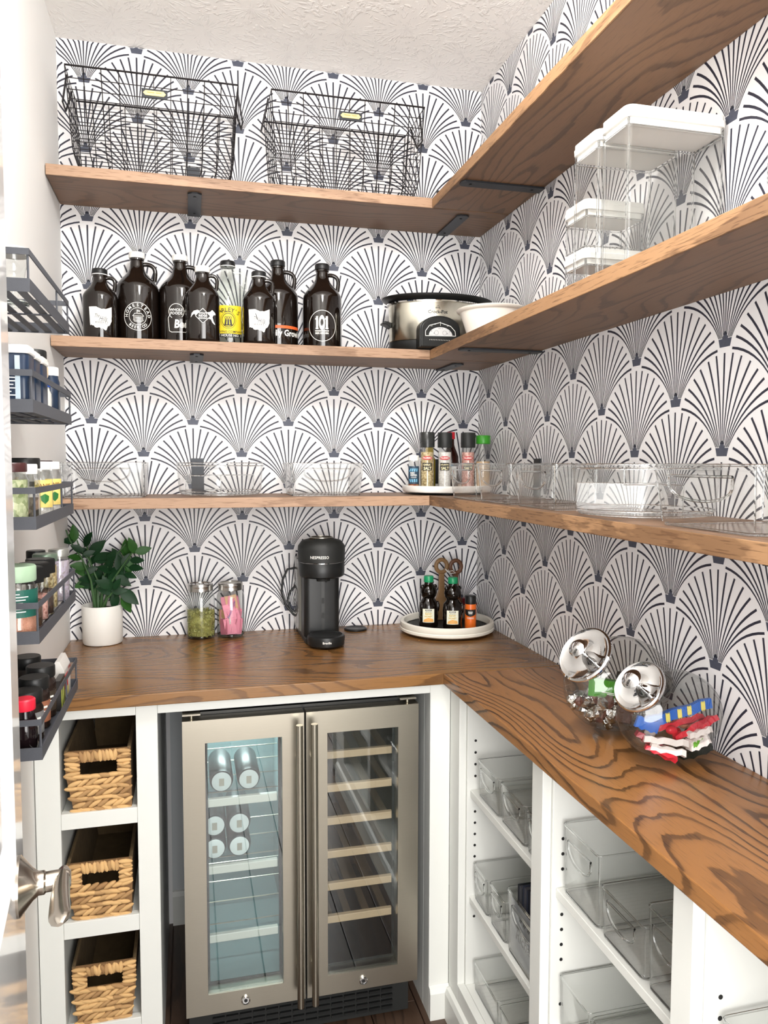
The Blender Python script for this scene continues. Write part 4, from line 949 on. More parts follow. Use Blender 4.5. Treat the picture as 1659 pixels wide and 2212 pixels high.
for i in range(620):
    z = .008+rr.random()**.9*.074
    if i % 5 == 0: a_, r_ = rr.random()*2*PI, .036*rr.random()**.5; z = .072+rr.random()*.010
    else: a_, r_ = rr.random()*2*PI, .0365+rr.random()*.002
    blob(sd, (r_*math.cos(a_), r_*math.sin(a_), z), .0052, .0030, .0014, Euler((rr.random()*3, rr.random()*3, rr.random()*3)).to_matrix(), 5, 3)
M_seed = mat('pumpkin_seed_green', S(146, 146, 84), .45, noise=.6, nscale=70)
sd2 = MB().lathe([(.0, .007), (.034, .008), (.0365, .012), (.0365, .074), (.0, .078)], 24)
obj('seeds', sd.join(sd2), M_seed, t, kind='stuff', fix=False)
t = mason('mason jar of pink sweetener packets next to the coffee machine', (-0.8155, -0.058, ZC))
M_pinkp = [P_('packet_pink', 232, 150, 172, .5), P_('packet_dusky_pink', 200, 120, 140, .5), P_('packet_tan', 196, 160, 120, .5), P_('packet_white', 232, 224, 220, .5)]
for i, (a_, r_, zc, mi) in enumerate([(-1.75, .026, .078, 0), (-1.2, .026, .062, 0), (-2.3, .024, .062, 3), (-.6, .026, .060, 0), (-2.8, .026, .058, 2), (-1.5, .020, .104, 2), (-.9, .022, .098, 0), (-2.2, .022, .100, 0), (-1.7, .030, .036, 0), (-2.4, .030, .034, 1), (-1.0, .030, .034, 0), (-.3, .030, .036, 1), (.5, .02, .06, 0), (1.6, .022, .07, 2), (2.7, .022, .06, 0), (-1.4, .012, .07, 0), (-.8, .012, .09, 1), (-2.6, .012, .09, 0)]):
    p_ = MB().box(-.017, .017, -.0015, .0015, -.024, .024); p_.v = [(v[0], v[1]*(1-abs(v[2])/.03), v[2]) for v in p_.v]
    p_.loft([[(x*.017, y, z) for x, y in ((-1,-.0018),(1,-.0018),(1,.0018),(-1,.0018))] for z in (-.018, 0, .018)], sm=False)
    o = obj('packet', p_, M_pinkp[mi], t, fix=False); o.location = (r_*math.cos(a_), r_*math.sin(a_), zc); o.rotation_euler = (rr.uniform(-.1,.1), rr.uniform(-.35,.35), a_+PI/2+rr.uniform(-.3,.3))
w_ = shift(text_mb("Sweet'N Low", .010, .01, .2), 0, 0, 0, 1.2); art(t, w_, .0345, .086, [P_('packet_print', 110, 80, 150)], 'lettering', face(-.8155, -.058)+.05, .0005)

# ---------------------------------------------------------------- coffee machine
t = thing('coffee_machine', 'black pod coffee machine on the back counter between the jars and the tray', 'coffee machine', (-0.556, -0.170, ZC))
b = MB(); b.prism([(-.055,.158),(-.055,-.045),(-.040,-.078),(.045,-.078),(.055,-.060),(.055,.158)], 0.0, .016); obj('base_plate', b, M_blkm, t, bevel=.002)
cl = MB(); F_ = lambda z, s=1.0: [(p[0]*s, p[1]*s+.030*(1-s), z) for p in rrect(-.056, .050, -.030, .120, .018)]
cl.loft([F_(.0165), F_(.196)]); obj('column', cl, M_blk, t)
ch = MB().box(-.0065, .0035, -.0322, -.0302, .02, .196); col = bpy.data.objects['column']; obj('channel', ch, M_capk, col)
for z in (.078, .122): obj('channel_slot', MB().box(-.0050, .0020, -.0332, -.0323, z-.008, z+.008), M_blkm, col)
hd = MB().lathe([(.060, .190), (.0665, .194), (.0680, .205), (.0685, .2325), (.0672, .234)], 56); obj('brew_head', hd, M_blk, t)
hd2 = MB().lathe([(.0672, .2355), (.0690, .237), (.0700, .272), (.0690, .282), (.058, .297), (.036, .303), (.034, .305), (0, .305)], 56); lidm = obj('head_lid', hd2, M_blkm, t)
obj('head_groove', MB().lathe([(.0655, .2338), (.0655, .2356)], 48), M_chrome, t)
obj('top_ring', MB().lathe([(.030, .3052), (.034, .3056), (.034, .3075), (.030, .308)], 44, caps=False), M_steel, lidm)
lt_ = MB().add([(-.052,-.030,.286),(-.030,-.050,.290),(-.020,-.026,.3056),(-.036,-.014,.3050)], [(0,1,2,3)]); obj('latch', lt_, M_steel, lidm, fix=False)
obj('nozzle', MB().lathe([(.022, .180), (.024, .190)], 24, (0, -.02, 0)).tube([(0.006, -.045, .178), (0.006, -.045, .190)], .002, 6), M_blkm, t, kind='stuff')
tk = MB().loft([[(p[0], p[1], z) for p in rrect(-.0625, .02, .030, .150, .02)] for z in (.02, .235)]); obj('water_tank', tk, mat('tank_smoke', S(120,120,114), .08, alpha=None), t)
dr = MB().lathe([(.044, .002), (.052, .008), (.054, .028), (.052, .034), (.046, .036), (.040, .033), (0, .032)], 48, (-.002, -.088, 0)); drip = obj('drip_tray', dr, M_blk, t)
ws = wrap(text_mb('NESPRESSO', .0115, .012, 0, .95), .0700, .0004, .006, -.25); ws.v = [(v[0], v[1], v[2]+.253) for v in ws.v]; obj('lettering', ws, M_print, t, fix=False)
ws = wrap(text_mb('Breville', .0085, .02), .0540, .0004, .006, -.12); ws.v = [(v[0]-.002, v[1]-.088, v[2]+.021) for v in ws.v]; obj('lettering', ws, M_print, drip, fix=False)
cd_ = [(-.058,.13,.200),(-.085,.128,.196),(-.100,.126,.165),(-.104,.125,.125),(-.092,.124,.085),(-.068,.123,.055),(-.045,.123,.040)]
obj('power_cord', MB().tube(cd_, .0036, 8), M_blk, t)
obj('power_cord', MB().tube([(-.060,.128,.145),(-.078,.127,.125),(-.086,.126,.098),(-.076,.125,.070),(-.05,.124,.058)], .0036, 8), M_blk, t)
tag(obj('coaster', MB().lathe([(.033, 0), (.036, .002), (.036, .005), (.032, .007), (.030, .0055), (0, .0055)], 40, (-0.430, -0.062, ZC)), M_blk), 'flat round black lid lying behind the coffee machine', 'lid')

# ---------------------------------------------------------------- honey turntable
tx, ty = -0.158, -0.154
t = thing('counter_turntable', 'cream rimmed turntable with black floor on the counter corner', 'turntable', (tx, ty, ZC))
obj('foot', MB().lathe([(.100, 0), (.105, .006)], 48), M_blk, t)
obj('tray_rim', MB().lathe([(.128, .0063), (.140, .0065), (.146, .011), (.1465, .018), (.1445, .020), (.146, .023), (.1455, .036), (.141, .039), (.134, .037), (.131, .020)], 72, caps=False), P_('cream_plastic', 232, 228, 216, .4), t)
obj('tray_floor', MB().lathe([(.1320, .0066), (.1320, .018), (0, .0181)], 56), M_blkm, t)
FZ = ZC+0.0184
M_hgreen = P_('cap_dark_green', 20, 130, 84, .35); M_honey = P_('dark_honey', 16, 10, 6, .06, spec=.6)
def honey(label, loc):
    t = thing('honey_bottle', label, 'bottle', loc, (0,0,0), 'bear bottles on the turntable')
    b = MB().lathe([(.024, 0), (.029, .003), (.030, .012), (.028, .022), (.030, .034), (.0305, .060), (.028, .078), (.020, .088), (.0185, .092), (.024, .100), (.0265, .112), (.024, .124), (.016, .133), (.0135, .136), (.0135, .141)], 32)
    obj('bottle_body', b, M_honey, t)
    for s_ in (-1, 1):
        obj('ear', blob(MB(), (s_*.0205, -.002, .126), .0065, .005, .0075, None, 12, 8), M_honey, t)
        obj('arm', blob(MB(), (s_*.026, -.012, .066), .006, .008, .017, None, 12, 8), M_honey, t)
    obj('muzzle', blob(MB(), (-.004, -.0245, .107), .008, .006, .006, None, 12, 8), M_honey, t)
    obj('cap', MB().lathe([(.0150, .1412), (.0155, .143), (.0150, .158), (.0135, .160), (0, .160)], 28), M_hgreen, t)
    a_ = face(*loc[:2])
    art(t, MB().add([(-.018,-.021,0),(.018,-.021,0),(.018,.021,0),(-.018,.021,0)], [(0,1,2,3)]), .0305, .041, [P_('label_cream', 228, 228, 208)], 'label', a_, .0012, .005)
    k_ = MB().box(-.0095, .0095, .0150, .0185, 0, 0); k_ = MB().add([(-.0095,.0150,0),(.0095,.0150,0),(.0095,.0190,0),(-.0095,.0190,0)], [(0,1,2,3)]); art(t, k_, .0305, .041, [M_pblack], 'label_band', a_, .0016, .005)
    art(t, shift(text_mb('KIRKLAND', .0034, .02, 0, .9), 0, .0170), .0305, .041, [M_print], 'lettering', a_, .0020, .005)
    art(t, shift(text_mb('ORGANIC', .0042, .01), 0, .0115), .0305, .041, [M_pblack], 'lettering', a_, .0016, .005)
    g_ = shift(text_mb('RAW', .0090, .03, 0, .9), 0, .0055); g_.join(shift(text_mb('HONEY', .0078, .03, 0, .85), 0, -.0025)); art(t, g_, .0305, .041, [P_('print_gold', 190, 160, 60)], 'lettering', a_, .0016, .005)
    o_ = MB().add([(-.016,-.019,0),(.016,-.019,0),(.014,-.010,0),(0,-.006,0),(-.012,-.011,0)], [(0,1,2,3,4)]); art(t, o_, .0305, .041, [P_('print_amber', 226, 168, 92)], 'label_picture', a_, .0015, .005)
honey('dark bear shaped honey bottle with green cap, left one on the counter turntable', (-0.2200, -0.160, FZ))
honey('dark bear shaped honey bottle with green cap, right one on the counter turntable', (-0.1570, -0.205, FZ))
l_ = (-0.0990, -0.205, FZ); t = thing('seasoning_bottle', 'small orange bottle with black lid beside the bear bottles', 'bottle', l_)
obj('bottle_body', MB().lathe([(.015, 0), (.0175, .002), (.0175, .072), (.0165, .076)], 32), P_('orange_plastic', 232, 110, 36, .3), t)
obj('cap', MB().lathe([(.0172, .0762), (.0175, .078), (.0172, .099), (.0155, .1015), (0, .1015)], 32), M_blk, t)
a_ = face(*l_[:2]); art(t, MB().add([(-.0185,.012,0),(-.012,.008,0),(0,.004,0),(.012,.008,0),(.0185,.012,0),(.0185,.026,0),(-.0185,.026,0)], [tuple(range(7))]), .0175, .034, [M_pblack], 'label', a_, .0006, .004)
w_ = small_print([(-.006, .006, .0185, .0030), (-.005, .005, .0140, .0026)]); line2(w_, [(-.010,.001),(.010,.001)], .0014); line2(w_, [(-.010,-.002),(.010,-.002)], .0010); art(t, w_, .0175, .034, [M_print], 'small_print', a_, .0010, .004)['kind'] = 'stuff'
M_w1 = mat('walnut_dark', S(92, 58, 36), .5, noise=.25, nscale=60); M_w2 = mat('walnut_mid', S(122, 92, 58), .5, noise=.25, nscale=60)
for (x, z, m_, lb, lean, fx_) in ((-.1470, 1.108, M_w2, 'light brown wooden server with ring handle behind the bear bottles', 0.0, -.125), (-.0985, 1.104, M_w1, 'dark brown wooden server with ring handle behind the bear bottles', 0.0, -.110)):
    y = -.066; t = thing('wooden_server', lb, 'utensil', (x, y, FZ), (0,0,0), 'wooden salad servers')
    zz = z-FZ
    obj('ring_handle', MB().tube([(.0185*math.cos(2*PI*k/28), 0, zz+.0205*math.sin(2*PI*k/28)) for k in range(28)], .0066, 10, True, flat=.8), m_, t)
    sh_ = MB().loft([[((fx_-x)*.0+dx, 0, z_) for dx, z_ in ()] for _ in ()]) if False else MB()
    sh_.loft([[(q*w__, yy*.0055, z_) for q, yy in ((-1,-1),(1,-1),(1,1),(-1,1))] for z_, w__ in ((0.0005, .020), (.03, .026), (.06, .022), (.095, .010), (zz-.024, .0085))], sm=False); obj('blade', sh_, m_, t, bevel=.002)
tag(obj('string', MB().tube([(-.139, -.080, 1.100), (-.130, -.082, 1.092), (-.115, -.083, 1.094), (-.104, -.080, 1.086), (-.117, -.076, 1.084), (-.132, -.078, 1.090)], .0012, 6, True), M_print), 'white string tying the two wooden servers together', 'string')
l_ = (-0.060, -0.090, FZ); t = thing('sugar_cup', 'small tapered clear cup with dark red lid at the turntable back', 'cup', l_)
obj('cup_body', MB().lathe([(.014, 0), (.016, .002), (.024, .052)], 28), mat('frosted_cup', S(190, 188, 182), .2), t)
obj('lid', MB().lathe([(.026, .0522), (.0265, .056), (.0225, .0565), (.0225, .072), (.020, .073), (0, .073)], 28), P_('lid_maroon', 112, 22, 34, .35), t)

# ---------------------------------------------------------------- tilted candy jars
def candy_jar(label, C_, rx, ry, rz, A, LR, fills):
    C_ = Vector(C_); t = thing('candy_jar', label, 'jar', (C_.x, C_.y, ZC), (0,0,0), 'tilted glass candy jars')
    A = Vector(A).normalized(); c = Vector((0, 0, C_.z-ZC)); q = A.to_track_quat('Z', 'Y').to_matrix()
    seg, rg = 48, 26; vs = []; fs = []
    # sphere poles along A so the neck opening is cut cleanly; scaled to the body radii
    for i in range(rg+1):
        th = math.radians(26)+(PI-math.radians(26))*i/rg
        for k in range(seg):
            g = 2*PI*k/seg; v = q @ Vector((math.sin(th)*math.cos(g), math.sin(th)*math.sin(g), math.cos(th)))
            v = Vector((v.x*rx, v.y*ry, v.z*rz)); v.z = max(v.z, -(C_.z-ZC)+.0008); vs.append(v+c)
    fs = [(i*seg+k, i*seg+(k+1) % seg, (i+1)*seg+(k+1) % seg, (i+1)*seg+k) for i in range(rg) for k in range(seg)]
    # neck: from the opening ring to a round collar below the lid
    rad = lambda v: Vector((v.x*rx, v.y*ry, v.z*rz))
    rN = LR*0.74; L0 = rad(q @ Vector((0, 0, 1))).length*1.0
    base = [v for v in vs[:seg]]; top0 = [c + A*(L0*0.93) + q @ Vector((rN*math.cos(2*PI*k/seg), rN*math.sin(2*PI*k/seg), 0)) for k in range(seg)]
    top1 = [v + A*0.016 for v in top0]
    g_ = MB().add(vs, fs, 0, True); g_.loft([base, top0, top1], caps=False)
    obj('glass_body', g_, M_candyg, t, fix=False)
    M_ = Matrix.Translation(c+A*(L0*0.93+0.0165)) @ q.to_4x4()
    obj('collar', MB().lathe([(rN*1.02, -.010), (rN*1.05, -.009), (rN*1.05, 0)], 44, caps=False).xf(M_), M_chrome, t)
    lid = obj('lid', MB().lathe([(LR*.78, .0002), (LR*.96, .001), (LR, .004), (LR*.99, .007), (LR*.93, .0095), (LR*.86, .008), (LR*.45, .0075), (LR*.22, .010), (0, .0115)], 56).xf(M_), M_chrome, t)
    kb = MB().lathe([(.0045, .010), (.0045, .026), (.0055, .028)], 20); kb.lathe([(.006, .0275), (.0165, .029), (.018, .032), (.0150, .0355), (0, .038)], 30); obj('knob', kb.xf(M_), M_chrome, lid)
    return t, c, q
def inside(v, c, rx, ry, rz, f=.93):
    d = v-c; return (d.x/rx)**2+(d.y/ry)**2+(d.z/rz)**2 < f*f
M_foil = mat('silver_foil', S(206, 204, 200), .18, 1.0, bump=1.0, bscale=300)
C1 = (-0.120, -1.078, 1.007); R1 = (.112, .073, .0930)
t, c, q = candy_jar('large tilted glass jar of silver foil wrapped candy with chrome lid', C1, *R1, (-.76, -.26, .60), .057, None)
rr = random.Random(5)
n_ = 0
while n_ < 120:
    v = c+Vector((rr.uniform(-1, .55)*R1[0], rr.uniform(-1, .5)*R1[1], rr.uniform(-1, -.22)*R1[2]))
    if not inside(v, c, *R1, .88) or v.z < .0165: continue
    n_ += 1
    m_ = M_foil if n_ % 6 else P_('chocolate_wrap', 96, 62, 54, .35)
    b = blob(MB(), (0,0,0), .013+rr.random()*.004, .011, .010, None, 7, 5); b.s = [False]*len(b.s)
    b.v = [tuple(Vector(w)*rr.uniform(.75, 1.2)) for w in b.v]
    o = obj('candy', b, m_, t, fix=False); o.location = v; o.rotation_euler = (rr.random()*3, rr.random()*3, 0)
gp = MB().loft([[(x_, y_*.004, -.019*k_), (x_, y_*.004+.0001, .019*k_), (x_, -y_*.004, .019*k_), (x_, -y_*.004, -.019*k_)] for x_, y_, k_ in ((-.040, .1, 1.05), (-.032, .8, 1), (0, 1.3, .96), (.032, .8, 1), (.040, .1, 1.05))], sm=False)
o = obj('green_packet', gp, P_('packet_green', 70, 150, 40, .3), t, bevel=.002); o.location = c+Vector((-.038, -.036, .002)); o.rotation_euler = (.15, .05, -.62)
l_ = obj('lettering', upright(small_print([(-.014, .018, -.006, .0016), (-.004, .014, -.009, .0016)]), -.0058), M_print, o, fix=False, kind='stuff')
o = obj('dark_wrapper', MB().box(-.040, .030, -.012, .012, -.008, .008), P_('wrapper_dark', 50, 46, 42, .35), t, bevel=.003); o.location = c+Vector((.03, -.01, .014)); o.rotation_euler = (.1, .15, .3)
o = obj('brown_candy_box', MB().box(-.015, .015, -.010, .010, -.017, .017), P_('box_brown', 104, 72, 64, .3), t, bevel=.002); o.location = c+Vector((-.016, -.052, -.040)); o.rotation_euler = (.25, .2, -.4)
C2 = (-0.1050, -1.226, 0.9930); R2 = (.100, .062, .0790)
t, c, q = candy_jar('smaller tilted glass jar of red, white and blue candy with chrome lid', C2, *R2, (-.76, -.26, .60), .048, None)
def stick(nm_, p0, p1, w_, h_, m_, tw=0):
    p0, p1 = Vector(p0)+c, Vector(p1)+c; b = MB(); n = 7; d = (p1-p0).normalized(); s_ = d.cross(Vector((0,0,1))).normalized(); u_ = s_.cross(d)
    rings = []
    for i in range(n+1):
        k_ = 1.0 if 0 < i < n else .75; a_ = tw*i/n; e1 = s_*math.cos(a_)+u_*math.sin(a_); e2 = u_*math.cos(a_)-s_*math.sin(a_); p_ = p0+(p1-p0)*i/n+u_*(.002*math.sin(i*2.3))
        rings.append([p_+e1*w_*k_+e2*h_, p_-e1*w_*k_+e2*h_, p_-e1*w_*k_-e2*h_, p_+e1*w_*k_-e2*h_])
    return obj(nm_, b.loft(rings, sm=False), m_, t, fix=False)
M_rw = P_('wrapper_red', 206, 44, 60, .3); M_bw = P_('wrapper_blue', 34, 98, 190, .3); M_ww = P_('wrapper_white', 236, 226, 222, .3); M_yw = P_('wrapper_yellow', 232, 216, 110, .35)
stick('blue_wrapper', (-.070, -.018, -.008), (.068, -.022, .022), .004, .009, M_bw)
for k_ in (.35, .52, .66, .86):
    stick('yellow_patch', (-.070+.138*k_-.004, -.0265, -.008+.030*k_), (-.070+.138*k_+.004, -.0268, -.007+.030*k_), .0008, .0075, M_yw)
stick('blue_wrapper', (-.080, -.020, .000), (-.040, -.026, -.014), .004, .010, M_bw)
stick('red_wrapper', (-.010, -.030, -.034), (.078, -.026, -.004), .006, .005, M_rw, 2)
stick('red_wrapper', (-.030, -.010, -.020), (.070, 0, -.012), .006, .005, M_rw, 1)
stick('white_stick', (-.068, -.026, -.030), (.006, -.046, -.040), .005, .0055, M_ww, .5)
stick('white_stick', (-.060, -.034, -.042), (.000, -.048, -.056), .005, .0055, M_ww, .5)
stick('red_wrapper', (-.066, -.028, -.044), (-.016, -.046, -.066), .006, .004, M_rw, 1)
stick('red_wrapper', (-.075, -.014, -.024), (-.02, -.030, -.060), .008, .005, P_('wrapper_crimson', 150, 40, 56, .3), 1)
stick('white_stick', (.012, -.038, -.028), (.060, -.034, -.022), .006, .005, M_ww, .4)
stick('white_wrapper', (.008, -.044, -.044), (.050, -.038, -.036), .010, .008, M_ww, .4)
stick('green_print', (.012, -.0535, -.040), (.036, -.0475, -.036), .0008, .0045, P_('print_green', 110, 180, 60, .4))
stick('black_wrapper', (.000, -.030, -.062), (.066, -.020, -.056), .014, .008, P_('wrapper_black', 22, 26, 20, .25), .2)
for i in range(9):
    v = c+Vector((rr.uniform(-.05, .05), rr.uniform(-.02, .03), rr.uniform(-.06, -.02)))
    if inside(v, c, *R2, .8):
        o = obj('candy', blob(MB(), (0,0,0), .011, .009, .008, None, 8, 6), [M_rw, M_ww, P_('candy_peach', 226, 160, 130, .4)][i % 3], t, fix=False); o.location = v

# ---------------------------------------------------------------- wine and drinks fridge
M_liner = mat('fridge_liner', S(112, 130, 132), 0.5)
M_lblk = mat('fridge_liner_black', S(26, 29, 31), 0.4)
M_glassd = clear('fridge_door_glass', (0.90, 0.94, 0.94, 1), 1.52, 0.005, 0.0, 2.4)
M_beech = mat('beech', S(214, 180, 146), 0.45, noise=0.10, nscale=25, stretch=(4, 30, 30))
M_slat = mat('rack_slat_brown', S(112, 92, 72), 0.55, noise=0.15, nscale=30)
t = thing('wine_fridge', 'two door stainless wine and drinks fridge in the counter niche', 'fridge', (-0.6705, -0.3, 0))
t.location = (0, 0, 0)
fx0, fx1, fyb, fyf = -0.9545, -0.3885, -0.040, -0.570
zb0, zb1 = 0.100, 0.850
sh_ = lambda n, m_, *a, **k: obj(n, MB().box(*a), m_, k.get('parent', t), bevel=k.get('bevel', 0))
xm0, xm1 = -0.690, -0.652
sh_('cabinet_top', M_blk, fx0, fx1, fyf, fyb, 0.815, zb1); sh_('cabinet_base', M_blk, fx0, fx1, fyf, fyb, zb0, 0.150)
sh_('cabinet_side', M_blk, fx0, fx0+0.022, fyf, fyb, 0.1503, 0.8147); sh_('cabinet_side', M_blk, fx1-0.022, fx1, fyf, fyb, 0.1503, 0.8147)
sh_('cabinet_back', M_blk, fx0+0.0223, fx1-0.0223, fyb-0.02, fyb, 0.1503, 0.8147); sh_('divider_wall', M_blk, xm0, xm1, fyf, fyb-0.0203, 0.1503, 0.8147)
LX0, LX1, RX0, RX1 = fx0+0.0225, xm0-0.0003, xm1+0.0003, fx1-0.0225
def liner(x0, x1, m_):
    b = MB(); b.box(x0, x0+0.002, fyf+0.002, fyb-0.024, 0.152, 0.813); b.box(x1-0.002, x1, fyf+0.002, fyb-0.024, 0.152, 0.813); b.box(x0+.002, x1-.002, fyb-0.026, fyb-0.024, 0.152, 0.813); b.box(x0+.002, x1-.002, fyf+0.002, fyb-0.026, 0.152, 0.154)
    obj('liner', b, m_, t, fix=False)
liner(LX0, LX1, M_liner); liner(RX0, RX1, M_lblk)
# plinth with grille
obj('kick_plate', MB().box(fx0+0.004, fx1-0.004, -0.545, -0.535, 0.004, 0.0995), M_blkm, t)
for i in range(5):
    for j in range(14):
        x = fx0+0.06+j*0.033; z = 0.018+i*0.0155
        obj('grille_bar', MB().box(x, x+0.029, -0.5515, -0.5455, z, z+0.0075), M_blk, t)
for x in (fx0+0.03, fx1-0.03):
    for y in (-0.50, -0.08): obj('foot', MB().lathe([(.016, 0), (.016, .0995)], 16, (x, y, 0)) if y > -0.4 else MB().lathe([(.012, 0), (.012, .0995)], 16, (x, y, 0)), M_blk, t)
def fdoor(x0, x1, gx0, gx1, hx, label):
    yf, yb = -0.610, -0.573; z0, z1 = 0.1262, 0.8425; gz0, gz1 = 0.1755, 0.7875
    d = MB(); d.box(x0, x1, yf, yb, z0, gz0); d.box(x0, x1, yf, yb, gz1, z1); d.box(x0, gx0, yf, yb, gz0, gz1); d.box(gx1, x1, yf, yb, gz0, gz1)
    dr = obj('door', d, M_steel, t)
    g = MB(); g.box(gx0+0.0005, gx1-0.0005, yf+0.004, yf+0.008, gz0+0.0005, gz1-0.0005); obj('glass_pane', g, M_glassd, dr)
    gk = MB()
    for a in ((gx0-.004, gx0+.006, gz0-.004, gz1+.004), (gx1-.006, gx1+.004, gz0-.004, gz1+.004), (gx0+.006, gx1-.006, gz0-.004, gz0+.006), (gx0+.006, gx1-.006, gz1-.006, gz1+.004)): gk.box(a[0], a[1], yb+0.0002, yb+0.0025, a[2], a[3])
    obj('gasket', gk, M_lblk, dr, fix=False)
    hb = MB().lathe([(.0083, 0), (.0083, .690)], 24, (hx, -0.650, 0.136)); obj('handle', hb, M_chrome if False else M_steel, dr)
    for z in (0.215, 0.735): obj('handle_mount', MB().tube([(hx, -0.6104, z), (hx, -0.642, z)], .0045, 10), M_steel, dr)
    cxk = -0.8178 if x0 < -0.9 else -0.5280
    kk = MB().lathe([(.0105, 0), (.0105, .004), (.0085, .006), (.0075, .0035), (.003, .0035)], 26); kk.xf(Matrix.Translation((cxk, yf-0.0002, 0.1495)) @ Matrix.Rotation(PI/2, 4, 'X')); obj('lock', kk, M_chrome, dr)
    kk = MB().lathe([(.004, .0036), (.004, .0045)], 16).xf(Matrix.Translation((cxk, yf-0.0002, 0.1495)) @ Matrix.Rotation(PI/2, 4, 'X')); obj('keyhole', kk, M_pblack, dr)
fdoor(-0.9565, -0.6735, -0.9055, -0.7265, -0.6900, '')
fdoor(-0.6685, -0.3870, -0.6172, -0.4392, -0.6547, '')
for x0, x1 in ((-0.956, -0.915), (-0.432, -0.390)): obj('hinge_plate', MB().box(x0, x1, -0.600, -0.560, 0.8515, 0.8545), M_steel, t); obj('hinge_pin', MB().lathe([(.004, .8430), (.004, .8514)], 12, ((x0+x1)/2, -.590, 0)), M_steel, t)
# left compartment: glass shelves with white fronts
for z in (0.632, 0.465, 0.293):
    obj('shelf_glass', MB().box(LX0+.003, LX1-.003, -0.552, -0.09, z-.008, z-.004), M_clear, t, fix=False)
    obj('shelf_front', MB().box(-0.9055, -0.734, -0.565, -0.5525, z-.0195, z), P_('shelf_trim', 226, 224, 214, .35), t, bevel=.0015)
    r_ = MB()
    for y in (-0.50, -0.40, -0.30, -0.20): r_.tube([(LX0+.004, y, z-.011), (LX1-.004, y, z-.011)], .0018, 6)
    obj('wire_support', r_, M_steel, t, kind='stuff')
for i, z in enumerate((0.723, 0.638, 0.5535, 0.468, 0.3845, 0.299)):
    obj('wood_shelf_front', MB().box(-0.6165, -0.4425, -0.566, -0.553, z-.0185, z), M_beech, t, bevel=.0015)
    for j in range(4):
        x = -0.612+j*0.048; obj('slat', MB().box(x, x+.018, -0.5528, -0.10, z-.014, z-.006), M_slat, t)
d = bpy.data.lights.new('fridge_led', 'AREA'); d.shape = 'RECTANGLE'; d.size = .16; d.size_y = .03; d.energy = 2.6; d.color = (.84, 1.0, .97)
o = bpy.data.objects.new('fridge_led', d); SC.collection.objects.link(o); o.location = (-0.816, -0.22, 0.808)
M_can = mat('can_aluminium', S(214, 220, 222), .3, .7)
M_cane = mat('can_end_pale', S(226, 232, 230), .4, 0.0)
M_cand = mat('can_dark_teal', S(40, 50, 54), .4, .2)
for (x, z, w_) in ((-0.884, 0.4945, 'lower left of four'), (-0.8245, 0.4945, 'lower right of four'), (-0.884, 0.5525, 'upper left of four'), (-0.8245, 0.5525, 'upper right of four'), (-0.866, 0.6615, 'left of the top pair'), (-0.800, 0.6615, 'right of the top pair')):
    c_ = thing('drink_can', 'drink can lying end out behind the fridge glass, %s' % w_, 'can', (x, -0.535, z), (0,0,0), 'cans lying in the fridge')
    b = MB().lathe([(.024, 0), (.0262, .002), (.0255, .005), (.0288, .013), (.0288, .145), (.025, .152)], 32); b.xf(Matrix.Rotation(-PI/2, 4, 'X')); obj('can_body', b, M_cand, c_)
    e_ = MB().lathe([(.0, -.0012), (.0215, -.0012), (.0235, -.0003)], 28, caps=False); e_.xf(Matrix.Rotation(-PI/2, 4, 'X')); obj('can_end', e_, M_cane, c_)
    tb_ = MB().box(-.006, .006, -.0028, -.0014, -.010, .008); obj('pull_tab', tb_, M_steel, c_)

# ---------------------------------------------------------------- woven baskets in the cubbies
def straw():
    m = mat('water_hyacinth', S(206, 168, 118), 0.6, noise=0.18, nscale=60, bump=.5, bscale=300); N, L = nt(m); b = N['Principled BSDF']
    oi = N.new('ShaderNodeObjectInfo'); mx = N.new('ShaderNodeMix'); mx.data_type = 'RGBA'; mx.blend_type = 'MULTIPLY'; mx.inputs['Factor'].default_value = 1.0
    r = N.new('ShaderNodeValToRGB'); r.color_ramp.elements[0].color = (0.55, 0.48, 0.42, 1); r.color_ramp.elements[0].position = 0.0; r.color_ramp.elements[1].color = (1.1, 1.08, 1.0, 1); r.color_ramp.elements[1].position = 0.55
    L.new(oi.outputs['Random'], r.inputs[0]); src = b.inputs['Base Color'].links[0].from_socket; L.new(src, mx.inputs['A']); L.new(r.outputs[0], mx.inputs['B']); L.new(mx.outputs['Result'], b.inputs['Base Color'])
    return m
M_straw = straw(); M_strawd = mat('hyacinth_backing', S(128, 96, 62), 0.8, noise=.3, nscale=60, bump=1.0, bscale=120)
M_strawi = mat('hyacinth_inside', S(96, 78, 52), 0.85, noise=.35, nscale=40, bump=1.0, bscale=90)
STRAND = bpy.data.meshes.new('strand')
sb_ = blob(MB(), (0,0,0), .5, .5, .5, None, 7, 6)
sb_.v = [(v[0], v[1], v[2]) for v in sb_.v]; STRAND.from_pydata([(v[2], v[1], v[0]) for v in sb_.v], [], [f for f in sb_.f]); STRAND.materials.append(M_straw)
STRAND.polygons.foreach_set('use_smooth', [True]*len(STRAND.polygons))
rs = random.Random(21)
